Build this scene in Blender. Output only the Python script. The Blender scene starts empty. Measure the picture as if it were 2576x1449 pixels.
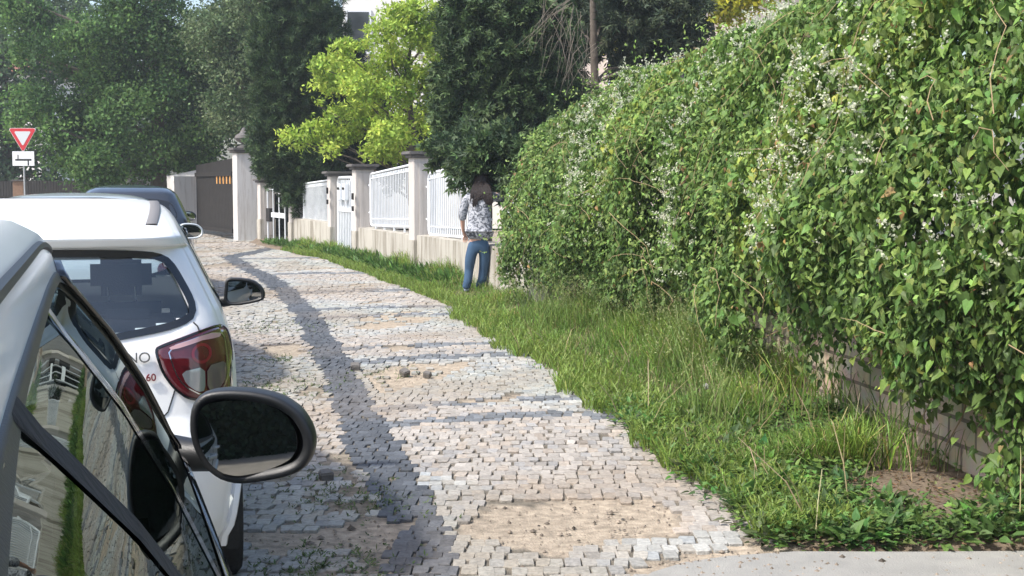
import bpy, bmesh, math, random
import numpy as np
from mathutils import Vector, Matrix
from math import radians, sin, cos, pi

random.seed(7)
RNG = np.random.default_rng(11)
SC = bpy.context.scene
COL = SC.collection

# ------------------------------------------------------------------ camera, sky, sun, exposure
F_PX, W_PX, H_PX, Y0, HC = 3300.0, 2576.0, 1449.0, 462.0, 1.57
PITCH = math.atan((H_PX / 2 - Y0) / F_PX)
cam_d = bpy.data.cameras.new('camera')
cam_d.sensor_width = 36.0
cam_d.lens = 36.0 * F_PX / W_PX
cam_d.clip_start = 0.05
cam_d.clip_end = 2000
cam = bpy.data.objects.new('camera', cam_d)
COL.objects.link(cam)
cam.location = (0, 0, HC)
cam.rotation_euler = (pi / 2 - PITCH, 0, 0)
SC.camera = cam

TO_SUN = Vector((-0.66, -0.42, 1.0)).normalized()
world = bpy.data.worlds.new('World')
SC.world = world
world.use_nodes = True
wn = world.node_tree
sky = wn.nodes.new('ShaderNodeTexSky')
sky.sky_type = 'NISHITA'
sky.sun_disc = False
sky.sun_elevation = math.asin(TO_SUN.z)
sky.sun_rotation = math.atan2(TO_SUN.x, TO_SUN.y) % (2 * pi)
sky.air_density = 1.0
sky.dust_density = 3.0
sky.ozone_density = 1.0
bg = wn.nodes['Background']
bg.inputs['Strength'].default_value = 0.15
wn.links.new(sky.outputs['Color'], bg.inputs['Color'])
sun_d = bpy.data.lights.new('sun', 'SUN')
sun_d.energy = 2.6
sun_d.angle = radians(3.0)
sun_d.color = (1.0, 0.965, 0.90)
sun = bpy.data.objects.new('sun', sun_d)
COL.objects.link(sun)
sun.rotation_euler = TO_SUN.to_track_quat('Z', 'Y').to_euler()
SC.view_settings.view_transform = 'Standard'
SC.view_settings.look = 'None'
SC.view_settings.exposure = 1.06
SC.view_settings.gamma = 1.0

# ------------------------------------------------------------------ photograph coordinates -> world
CP, SP = cos(PITCH), sin(PITCH)


def ray(px, py):
    u = (px - W_PX / 2) / F_PX
    v = -(py - H_PX / 2) / F_PX
    return Vector((u, CP + v * SP, v * CP - SP))


def G(px, py, z=0.0):
    r = ray(px, py)
    t = (z - HC) / r.z
    return Vector((r.x * t, r.y * t, z))


def AT(px, py, d):
    r = ray(px, py)
    t = d / r.y
    return Vector((r.x * t, d, HC + r.z * t))


# ------------------------------------------------------------------ helpers
def tag(o, label=None, cat=None, group=None, kind=None):
    if label: o['label'] = label
    if cat: o['category'] = cat
    if group: o['group'] = group
    if kind: o['kind'] = kind
    return o


def empty(name, loc=(0, 0, 0), rz=0.0):
    o = bpy.data.objects.new(name, None)
    COL.objects.link(o)
    o.location = loc
    o.rotation_euler = (0, 0, rz)
    o.empty_display_size = 0.2
    return o


def link_mesh(name, me, mat=None, parent=None, smooth=False):
    o = bpy.data.objects.new(name, me)
    COL.objects.link(o)
    if mat is not None:
        for m in (mat if isinstance(mat, (list, tuple)) else [mat]):
            me.materials.append(m)
    if parent is not None:
        o.parent = parent
    if smooth:
        me.polygons.foreach_set('use_smooth', [True] * len(me.polygons))
    return o


def np_mesh(name, V, faces, mat, parent=None, col=None, smooth=False, midx=None):
    """V (n,3); faces: (m,k) array; col (n,3) vertex colours."""
    me = bpy.data.meshes.new(name)
    V = np.asarray(V, np.float32)
    if isinstance(faces, np.ndarray):
        m, k = faces.shape
        me.vertices.add(len(V))
        me.vertices.foreach_set('co', V.ravel())
        me.loops.add(m * k)
        me.loops.foreach_set('vertex_index', faces.astype(np.int32).ravel())
        me.polygons.add(m)
        me.polygons.foreach_set('loop_start', np.arange(0, m * k, k, dtype=np.int32))
        me.update(calc_edges=True)
    else:
        me.from_pydata(V.tolist(), [], [list(f) for f in faces])
        me.update()
    if col is not None:
        a = me.color_attributes.new('Col', 'FLOAT_COLOR', 'POINT')
        c4 = np.ones((len(V), 4), np.float32)
        c4[:, :3] = col
        a.data.foreach_set('color', c4.ravel())
    if not smooth: me.polygons.foreach_set('use_smooth', np.zeros(len(me.polygons), bool))
    o = link_mesh(name, me, mat, parent, smooth)
    if midx is not None:
        me.polygons.foreach_set('material_index', np.asarray(midx, np.int32))
    return o


class MB:
    """collects boxes, prisms, tubes and lathes into one mesh"""
    def __init__(s):
        s.v = []; s.f = []

    def add(s, V, Fs):
        b = len(s.v)
        s.v += [tuple(p) for p in V]
        s.f += [tuple(i + b for i in f) for f in Fs]

    def box(s, c, size, rz=0.0, bev=0.0):
        hx, hy, hz = size[0] / 2, size[1] / 2, size[2] / 2
        bm = bmesh.new()
        bmesh.ops.create_cube(bm, size=1)
        for v in bm.verts:
            v.co = Vector((v.co.x * size[0], v.co.y * size[1], v.co.z * size[2]))
        if bev > 0:
            bmesh.ops.bevel(bm, geom=bm.edges[:], offset=bev, segments=2, affect='EDGES')
        R = Matrix.Rotation(rz, 3, 'Z')
        bm.verts.index_update()
        s.add([R @ v.co + Vector(c) for v in bm.verts], [[v.index for v in f.verts] for f in bm.faces])
        bm.free()
        return s

    def prism(s, pts_bottom, pts_top):
        n = len(pts_bottom)
        V = list(pts_bottom) + list(pts_top)
        Fs = [tuple(reversed(range(n))), tuple(range(n, 2 * n))]
        for i in range(n):
            j = (i + 1) % n
            Fs.append((i, j, n + j, n + i))
        s.add(V, Fs)
        return s

    def tube(s, pts, rad, n=6, cap=True):
        pts = [Vector(p) for p in pts]
        if not isinstance(rad, (list, tuple)):
            rad = [rad] * len(pts)
        V = []; Fs = []
        for i, p in enumerate(pts):
            t = (pts[min(i + 1, len(pts) - 1)] - pts[max(i - 1, 0)])
            if t.length < 1e-9: t = Vector((0, 0, 1))
            t.normalize()
            a = t.orthogonal() if i == 0 else (a - t * a.dot(t))
            if a.length < 1e-6: a = t.orthogonal()
            a = a.normalized()
            b = t.cross(a)
            for k in range(n):
                an = 2 * pi * k / n
                V.append(p + (a * cos(an) + b * sin(an)) * rad[i])
        for i in range(len(pts) - 1):
            for k in range(n):
                k2 = (k + 1) % n
                Fs.append((i * n + k, i * n + k2, (i + 1) * n + k2, (i + 1) * n + k))
        if cap:
            Fs.append(tuple(reversed(range(n))))
            Fs.append(tuple(range((len(pts) - 1) * n, len(pts) * n)))
        s.add(V, Fs)
        return s

    def lathe(s, prof, c=(0, 0, 0), n=24, axis='Z'):
        V = []; Fs = []
        for (r, h) in prof:
            for k in range(n):
                an = 2 * pi * k / n
                p = (r * cos(an), r * sin(an), h)
                if axis == 'X': p = (h, r * cos(an), r * sin(an))
                V.append((p[0] + c[0], p[1] + c[1], p[2] + c[2]))
        m = len(prof)
        for i in range(m - 1):
            for k in range(n):
                k2 = (k + 1) % n
                Fs.append((i * n + k, i * n + k2, (i + 1) * n + k2, (i + 1) * n + k))
        Fs.append(tuple(reversed(range(n))))
        Fs.append(tuple(range((m - 1) * n, m * n)))
        s.add(V, Fs)
        return s

    def build(s, name, mat, parent=None, smooth=False):
        me = bpy.data.meshes.new(name)
        me.from_pydata([tuple(v) for v in s.v], [], s.f)
        bm = bmesh.new(); bm.from_mesh(me)
        bmesh.ops.recalc_face_normals(bm, faces=bm.faces[:])
        bm.to_mesh(me); bm.free()
        me.update()
        o = link_mesh(name, me, mat, parent, smooth)
        if smooth:
            try: me.set_sharp_from_angle(angle=radians(40))
            except Exception: pass
        return o


def wnoise(P, seed, scale, octaves=3):
    """smooth pseudo noise from sums of sines, about -1..1; P (n,2|3)"""
    P = np.asarray(P, float)
    r = np.random.default_rng(seed)
    out = np.zeros(len(P)); tot = 0; amp = 1.0
    for o in range(octaves):
        for k in range(4):
            d = r.normal(size=P.shape[1]); d /= np.linalg.norm(d)
            out += amp * np.sin(P @ d * scale * (0.7 + 0.6 * r.random()) * (2.0 ** o) + r.random() * 6.28)
        tot += amp * 2.0
        amp *= 0.55
    return out / tot


def in_poly(X, Y, poly):
    poly = np.asarray(poly, float)
    ins = np.zeros(X.shape, bool)
    n = len(poly)
    j = n - 1
    for i in range(n):
        xi, yi = poly[i]; xj, yj = poly[j]
        c = ((yi > Y) != (yj > Y)) & (X < (xj - xi) * (Y - yi) / (yj - yi + 1e-12) + xi)
        ins ^= c
        j = i
    return ins


# ------------------------------------------------------------------ materials
MATS = {}


def mat(name, col, rough=0.6, metal=0.0, spec=0.5, coat=0.0, bump=None, var=None, emit=None):
    """var=(scale, amount, second colour); bump=(scale, strength)"""
    if name in MATS: return MATS[name]
    m = bpy.data.materials.new(name)
    m.use_nodes = True
    nt = m.node_tree
    b = nt.nodes['Principled BSDF']
    b.inputs['Base Color'].default_value = (*col, 1)
    b.inputs['Roughness'].default_value = rough
    b.inputs['Metallic'].default_value = metal
    b.inputs['Specular IOR Level'].default_value = spec
    b.inputs['Coat Weight'].default_value = coat
    b.inputs['Coat Roughness'].default_value = 0.04 if rough < .3 else 0.10
    tc = nt.nodes.new('ShaderNodeTexCoord')
    if var:
        n = nt.nodes.new('ShaderNodeTexNoise')
        n.inputs['Scale'].default_value = var[0]
        n.inputs['Detail'].default_value = 6
        n.inputs['Roughness'].default_value = 0.65
        nt.links.new(tc.outputs['Object'], n.inputs['Vector'])
        r = nt.nodes.new('ShaderNodeValToRGB')
        r.color_ramp.elements[0].position = 0.5 - 0.5 * var[1]
        r.color_ramp.elements[1].position = 0.5 + 0.5 * var[1]
        r.color_ramp.elements[0].color = (*col, 1)
        r.color_ramp.elements[1].color = (*var[2], 1)
        nt.links.new(n.outputs['Fac'], r.inputs['Fac'])
        nt.links.new(r.outputs['Color'], b.inputs['Base Color'])
    if bump:
        n2 = nt.nodes.new('ShaderNodeTexNoise')
        n2.inputs['Scale'].default_value = bump[0]
        n2.inputs['Detail'].default_value = 5
        nt.links.new(tc.outputs['Object'], n2.inputs['Vector'])
        bp = nt.nodes.new('ShaderNodeBump')
        bp.inputs['Strength'].default_value = bump[1]
        bp.inputs['Distance'].default_value = 0.02
        nt.links.new(n2.outputs['Fac'], bp.inputs['Height'])
        nt.links.new(bp.outputs['Normal'], b.inputs['Normal'])
    MATS[name] = m
    return m


def vcol_mat(name, rough=0.6, transl=0.0, spec=0.35, noise=None, bump=None):
    """material coloured per stone / per leaf by the mesh's own colour attribute"""
    if name in MATS: return MATS[name]
    m = bpy.data.materials.new(name)
    m.use_nodes = True
    nt = m.node_tree
    b = nt.nodes['Principled BSDF']
    out = nt.nodes['Material Output']
    a = nt.nodes.new('ShaderNodeAttribute')
    a.attribute_name = 'Col'
    csock = a.outputs['Color']
    tc = nt.nodes.new('ShaderNodeTexCoord')
    if noise:
        n = nt.nodes.new('ShaderNodeTexNoise')
        n.inputs['Scale'].default_value = noise[0]
        n.inputs['Detail'].default_value = 6
        nt.links.new(tc.outputs['Object'], n.inputs['Vector'])
        mr = nt.nodes.new('ShaderNodeMapRange')
        mr.inputs['From Min'].default_value = 0.3
        mr.inputs['From Max'].default_value = 0.7
        mr.inputs['To Min'].default_value = 1 - noise[1]
        mr.inputs['To Max'].default_value = 1 + noise[1]
        nt.links.new(n.outputs['Fac'], mr.inputs['Value'])
        mx = nt.nodes.new('ShaderNodeVectorMath')
        mx.operation = 'SCALE'
        nt.links.new(csock, mx.inputs[0])
        nt.links.new(mr.outputs['Result'], mx.inputs['Scale'])
        csock = mx.outputs['Vector']
    nt.links.new(csock, b.inputs['Base Color'])
    b.inputs['Roughness'].default_value = rough
    b.inputs['Specular IOR Level'].default_value = spec
    if bump:
        n2 = nt.nodes.new('ShaderNodeTexNoise')
        n2.inputs['Scale'].default_value = bump[0]
        nt.links.new(tc.outputs['Object'], n2.inputs['Vector'])
        bp = nt.nodes.new('ShaderNodeBump')
        bp.inputs['Strength'].default_value = bump[1]
        bp.inputs['Distance'].default_value = 0.01
        nt.links.new(n2.outputs['Fac'], bp.inputs['Height'])
        nt.links.new(bp.outputs['Normal'], b.inputs['Normal'])
    if transl > 0:
        t = nt.nodes.new('ShaderNodeBsdfTranslucent')
        nt.links.new(csock, t.inputs['Color'])
        mx2 = nt.nodes.new('ShaderNodeMixShader')
        mx2.inputs['Fac'].default_value = transl
        nt.links.new(b.outputs['BSDF'], mx2.inputs[1])
        nt.links.new(t.outputs['BSDF'], mx2.inputs[2])
        nt.links.new(mx2.outputs['Shader'], out.inputs['Surface'])
    MATS[name] = m
    return m


def glass_mat(name, tint=(0.6, 0.66, 0.66), ior=1.5, rough=0.0, boost=0.0, refl=(0.9, 0.95, 0.95)):
    """thin window glass: Fresnel mirror over a tinted see-through pane"""
    if name in MATS: return MATS[name]
    m = bpy.data.materials.new(name)
    m.use_nodes = True
    nt = m.node_tree
    nt.nodes.remove(nt.nodes['Principled BSDF'])
    out = nt.nodes['Material Output']
    tr = nt.nodes.new('ShaderNodeBsdfTransparent')
    tr.inputs['Color'].default_value = (*tint, 1)
    gl = nt.nodes.new('ShaderNodeBsdfGlossy')
    gl.inputs['Roughness'].default_value = rough
    gl.inputs['Color'].default_value = (*refl, 1)
    fr = nt.nodes.new('ShaderNodeFresnel')
    fr.inputs['IOR'].default_value = ior
    ad = nt.nodes.new('ShaderNodeMath')
    ad.operation = 'ADD'
    ad.use_clamp = True
    ad.inputs[1].default_value = boost
    geo = nt.nodes.new('ShaderNodeNewGeometry')
    mp = nt.nodes.new('ShaderNodeMapRange')
    mp.inputs['To Min'].default_value = ior
    mp.inputs['To Max'].default_value = 1.0 / ior
    nt.links.new(geo.outputs['Backfacing'], mp.inputs['Value'])
    nt.links.new(mp.outputs['Result'], fr.inputs['IOR'])
    nt.links.new(fr.outputs['Fac'], ad.inputs[0])
    mx = nt.nodes.new('ShaderNodeMixShader')
    nt.links.new(ad.outputs['Value'], mx.inputs['Fac'])
    nt.links.new(tr.outputs['BSDF'], mx.inputs[1])
    nt.links.new(gl.outputs['BSDF'], mx.inputs[2])
    nt.links.new(mx.outputs['Shader'], out.inputs['Surface'])
    MATS[name] = m
    return m


def brick_mat(name, c1, c2, mortar, scale, off=0.5, bw=0.5, bh=0.25, ms=0.02):
    if name in MATS: return MATS[name]
    m = bpy.data.materials.new(name)
    m.use_nodes = True
    nt = m.node_tree
    b = nt.nodes['Principled BSDF']
    tc = nt.nodes.new('ShaderNodeTexCoord')
    br = nt.nodes.new('ShaderNodeTexBrick')
    br.inputs['Color1'].default_value = (*c1, 1)
    br.inputs['Color2'].default_value = (*c2, 1)
    br.inputs['Mortar'].default_value = (*mortar, 1)
    br.inputs['Scale'].default_value = scale
    br.inputs['Mortar Size'].default_value = ms
    br.inputs['Brick Width'].default_value = bw
    br.inputs['Row Height'].default_value = bh
    nt.links.new(tc.outputs['UV'], br.inputs['Vector'])
    n = nt.nodes.new('ShaderNodeTexNoise')
    n.inputs['Scale'].default_value = 9
    n.inputs['Detail'].default_value = 6
    nt.links.new(tc.outputs['Object'], n.inputs['Vector'])
    mx = nt.nodes.new('ShaderNodeMixRGB')
    mx.blend_type = 'MULTIPLY'
    mx.inputs['Fac'].default_value = 0.6
    nt.links.new(br.outputs['Color'], mx.inputs['Color1'])
    nt.links.new(n.outputs['Color'], mx.inputs['Color2'])
    g = nt.nodes.new('ShaderNodeGamma')
    nt.links.new(mx.outputs['Color'], g.inputs['Color'])
    g.inputs['Gamma'].default_value = 0.85
    nt.links.new(g.outputs['Color'], b.inputs['Base Color'])
    bp = nt.nodes.new('ShaderNodeBump')
    bp.inputs['Strength'].default_value = 0.7
    bp.inputs['Distance'].default_value = 0.02
    bp.invert = True
    nt.links.new(br.outputs['Fac'], bp.inputs['Height'])
    nt.links.new(bp.outputs['Normal'], b.inputs['Normal'])
    b.inputs['Roughness'].default_value = 0.9
    MATS[name] = m
    return m


def stained_plaster(name, base, stain, low):
    """plaster with vertical run-off streaks and blotches of its own"""
    if name in MATS: return MATS[name]
    m = mat(name, base, 0.9, bump=(40, 0.25))
    nt = m.node_tree
    b = nt.nodes['Principled BSDF']
    tc = nt.nodes['Texture Coordinate'] if 'Texture Coordinate' in nt.nodes else nt.nodes.new('ShaderNodeTexCoord')
    mp = nt.nodes.new('ShaderNodeMapping')
    mp.inputs['Scale'].default_value = (3.5, 3.5, 0.35)
    nt.links.new(tc.outputs['Object'], mp.inputs['Vector'])
    n = nt.nodes.new('ShaderNodeTexNoise')
    n.inputs['Scale'].default_value = 2.2
    n.inputs['Detail'].default_value = 8
    n.inputs['Roughness'].default_value = 0.7
    nt.links.new(mp.outputs['Vector'], n.inputs['Vector'])
    r = nt.nodes.new('ShaderNodeValToRGB')
    r.color_ramp.elements[0].position = low
    r.color_ramp.elements[0].color = (*stain, 1)
    r.color_ramp.elements[1].position = low + 0.17
    r.color_ramp.elements[1].color = (*base, 1)
    nt.links.new(n.outputs['Fac'], r.inputs['Fac'])
    nt.links.new(r.outputs['Color'], b.inputs['Base Color'])
    return m


M_SOIL = mat('soil', (0.105, 0.078, 0.055), 0.95, var=(6, 0.5, (0.19, 0.145, 0.10)), bump=(25, 0.8))
M_GROUND = mat('dry_earth', (0.22, 0.19, 0.15), 0.95, var=(1.5, 0.5, (0.30, 0.265, 0.215)), bump=(20, 0.5))
M_CONCRETE = mat('pale_concrete', (0.22, 0.217, 0.205), 0.9, var=(4, 0.5, (0.32, 0.312, 0.29)), bump=(120, 0.35))
M_STONE = vcol_mat('cobblestone', 0.75, 0, 0.3, noise=(45, 0.22), bump=(90, 0.5))
M_SAND = vcol_mat('bedding_sand', 0.95, 0, 0.2, noise=(22, 0.30), bump=(90, 0.8))
M_LEAF = vcol_mat('leaf', 0.62, 0.35, 0.22)
M_VINELEAF = vcol_mat('vine_leaf', 0.52, 0.34, 0.32)
M_NEEDLE = vcol_mat('needle', 0.6, 0.15, 0.3)
M_GRASS = vcol_mat('grass_blade', 0.5, 0.35, 0.35)
M_BARK = mat('bark', (0.07, 0.055, 0.042), 0.95, var=(8, 0.5, (0.12, 0.10, 0.08)), bump=(18, 1.0))
M_TWIG = mat('dry_twig', (0.22, 0.19, 0.15), 0.9)
M_STEM = mat('vine_stem', (0.34, 0.25, 0.14), 0.8)
M_PLASTER = stained_plaster('pink_plaster', (0.49, 0.455, 0.425), (0.36, 0.325, 0.295), 0.36)
M_WALLPL = stained_plaster('low_wall_plaster', (0.41, 0.385, 0.335), (0.22, 0.195, 0.155), 0.38)
M_WHITEPL = stained_plaster('white_plaster', (0.60, 0.585, 0.565), (0.45, 0.42, 0.39), 0.36)
M_CAP = mat('capstone', (0.085, 0.08, 0.078), 0.85, var=(9, 0.5, (0.14, 0.13, 0.125)), bump=(30, 0.4))
M_WHITEMETAL = mat('white_paint', (0.74, 0.77, 0.80), 0.45, var=(4, 0.4, (0.62, 0.65, 0.68)))
M_DARKWOOD = mat('dark_boards', (0.018, 0.016, 0.016), 0.75, spec=.2, var=(5, 0.5, (0.032, 0.029, 0.028)))
M_ORANGE = mat('orange_slot', (0.65, 0.33, 0.10), 0.7)
M_BLACKPL = mat('black_plastic', (0.012, 0.013, 0.014), 0.45, bump=(250, 0.08))
M_GLOSSBLACK = mat('gloss_black', (0.008, 0.009, 0.010), 0.09, coat=0.6)
M_RUBBER = mat('rubber', (0.014, 0.014, 0.014), 0.85, bump=(60, 0.3))
M_ALLOY = mat('wheel_alloy', (0.45, 0.46, 0.47), 0.35, metal=0.8)
M_INTERIOR = mat('car_interior', (0.07, 0.075, 0.082), 0.85)
M_SEAT = mat('seat_fabric', (0.085, 0.092, 0.115), 0.9, bump=(150, 0.2))
M_WHITECAR = mat('white_car_paint', (0.80, 0.80, 0.785), 0.4, coat=0.6)
M_SILVERCAR = mat('silver_car_paint', (0.64, 0.67, 0.66), 0.42, coat=0.5, var=(3, .6, (.58, .61, .60)))
M_GREYCAR = mat('pale_car_paint', (0.58, 0.62, 0.63), 0.33, metal=0.2, coat=1.0)
M_DARKCAR = mat('dark_car_paint', (0.016, 0.02, 0.028), 0.3, coat=1.0)
M_REDLENS = mat('red_lens', (0.085, 0.007, 0.011), 0.12, coat=1.0, spec=0.6)
M_REDBRIGHT = mat('red_reflector', (0.20, 0.014, 0.022), 0.15, coat=1.0)
M_CLEARLENS = mat('clear_lens', (0.34, 0.36, 0.37), 0.12, metal=0.55, coat=1.0)
M_CHROME = mat('chrome', (0.7, 0.71, 0.72), 0.12, metal=1.0)
M_MIRROR = mat('mirror_glass', (0.36, 0.38, 0.39), 0.02, metal=1.0)
M_GLASS = glass_mat('window_glass', (0.80, 0.87, 0.88), boost=0.07)
M_TINT = glass_mat('tinted_glass', (0.16, 0.18, 0.18), boost=0.05)
M_SIDEGLASS = glass_mat('side_glass', (0.16, 0.18, 0.175), boost=0.08, refl=(.38, .43, .41))
M_CHRBADGE = mat('badge_chrome', (0.30, 0.31, 0.32), 0.25, metal=0.9)
M_REDBADGE = mat('badge_red', (0.16, 0.012, 0.018), 0.4)
M_SIGNRED = mat('sign_red', (0.50, 0.02, 0.03), 0.4)
M_SIGNWHITE = mat('sign_white', (0.75, 0.76, 0.77), 0.4)
M_SIGNBLACK = mat('sign_black', (0.012, 0.012, 0.012), 0.5)
M_STEEL = mat('galvanised_steel', (0.42, 0.43, 0.44), 0.45, metal=0.6)
M_SKIN = mat('skin', (0.50, 0.29, 0.21), 0.55)
M_HAIR = mat('dark_hair', (0.010, 0.005, 0.005), 0.55, spec=.25, bump=(60, 0.6))
M_JEANS = mat('blue_denim', (0.024, 0.06, 0.12), 0.85, var=(14, 0.7, (0.045, 0.098, 0.175)), bump=(200, 0.25))
M_SHOE = mat('pale_shoe', (0.36, 0.44, 0.55), 0.6)
M_BRICKPILLAR = mat('brown_brick', (0.22, 0.13, 0.085), 0.9, var=(12, 0.5, (0.30, 0.19, 0.13)), bump=(20, 0.6))
M_HOUSE = mat('house_render', (0.72, 0.71, 0.68), 0.9, bump=(60, 0.1))
M_HOUSEPINK = mat('warm_render', (0.62, 0.52, 0.45), 0.9)
M_HGLASS = mat('house_window_glass', (0.03, 0.035, 0.04), 0.08, coat=0.5)
M_ROOFTILE = mat('roof_tiles', (0.20, 0.085, 0.055), 0.85, bump=(12, 0.6))
M_BRICK = brick_mat('pale_block_wall', (0.66, 0.53, 0.38), (0.56, 0.43, 0.29), (0.20, 0.155, 0.11), 1.0, bw=0.29, bh=0.145, ms=0.012)


# printed blouse
def blouse_mat():
    m = bpy.data.materials.new('printed_blouse')
    m.use_nodes = True
    nt = m.node_tree
    b = nt.nodes['Principled BSDF']
    tc = nt.nodes.new('ShaderNodeTexCoord')
    n = nt.nodes.new('ShaderNodeTexNoise')
    n.inputs['Scale'].default_value = 17
    n.inputs['Detail'].default_value = 4
    n.inputs['Roughness'].default_value = 0.7
    n.inputs['Distortion'].default_value = 1.2
    nt.links.new(tc.outputs['Object'], n.inputs['Vector'])
    r = nt.nodes.new('ShaderNodeValToRGB')
    cr = r.color_ramp
    cr.interpolation = 'CONSTANT'
    cr.elements[0].position = 0.0
    cr.elements[0].color = (0.05, 0.055, 0.068, 1)
    cr.elements[1].position = 0.44
    cr.elements[1].color = (0.13, 0.14, 0.165, 1)
    e = cr.elements.new(0.485); e.color = (0.27, 0.285, 0.32, 1)
    e = cr.elements.new(0.535); e.color = (0.38, 0.39, 0.42, 1)
    e = cr.elements.new(0.64); e.color = (0.10, 0.11, 0.12, 1)
    nt.links.new(n.outputs['Fac'], r.inputs['Fac'])
    nt.links.new(r.outputs['Color'], b.inputs['Base Color'])
    b.inputs['Roughness'].default_value = 0.85
    return m


M_BLOUSE = blouse_mat()

# ------------------------------------------------------------------ ground, road, verge
EDGE_PX = [(1990, 1449), (1900, 1340), (1700, 1170), (1500, 1020), (1330, 920), (1200, 830), (1130, 770), (1000, 720), (820, 655), (700, 628), (620, 612)]
EP = np.array([G(*p)[:2] for p in EDGE_PX])


def edge_x(d):
    d = np.asarray(d, float)
    o = np.argsort(EP[:, 1])
    x = np.interp(d, EP[o, 1], EP[o, 0])
    near = d < EP[:, 1].min()
    return np.where(near, EP[0, 0] + (EP[0, 1] - d) * 0.16, x)


def road_z(x, y):
    P = np.stack([np.asarray(x, float).ravel(), np.asarray(y, float).ravel()], 1)
    return (0.022 * wnoise(P, 3, 0.9, 2)).reshape(np.shape(x))


ground = np_mesh('ground', [(-150, -60, -0.06), (150, -60, -0.06), (150, 240, -0.06), (-150, 240, -0.06)], np.array([[0, 1, 2, 3]]), M_GROUND)
tag(ground, kind='structure')

# band layout in the paving
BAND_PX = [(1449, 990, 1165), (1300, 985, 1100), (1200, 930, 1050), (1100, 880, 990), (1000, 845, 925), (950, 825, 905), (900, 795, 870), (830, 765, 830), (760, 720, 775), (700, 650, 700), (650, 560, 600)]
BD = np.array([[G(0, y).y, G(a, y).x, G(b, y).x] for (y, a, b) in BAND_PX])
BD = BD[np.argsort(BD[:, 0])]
PATCHES = [
    [(1150, 1315), (1240, 1255), (1330, 1268), (1420, 1242), (1600, 1232), (1700, 1275), (1725, 1330), (1610, 1360), (1480, 1372), (1440, 1400), (1300, 1375), (1165, 1342)],
    [(600, 1325), (800, 1325), (950, 1300), (1040, 1310), (1020, 1345), (985, 1385), (850, 1385), (700, 1400), (600, 1400)],
    [(1790, 1370), (1905, 1342), (2010, 1392), (1800, 1420), (1640, 1452), (1500, 1470), (1590, 1420)],
    [(960, 945), (1050, 935), (1100, 945), (1060, 965), (970, 965)],
    [(950, 878), (1010, 872), (1080, 880), (1000, 892)],
    [(660, 870), (760, 862), (770, 895), (670, 905)],
    [(1150, 1000), (1330, 985), (1280, 1005), (1160, 1012)],
    [(985, 1440), (1150, 1425), (1160, 1475), (960, 1475)],
]
PATCH_G = [[tuple(G(*p)[:2]) for p in poly] for poly in PATCHES]


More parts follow.
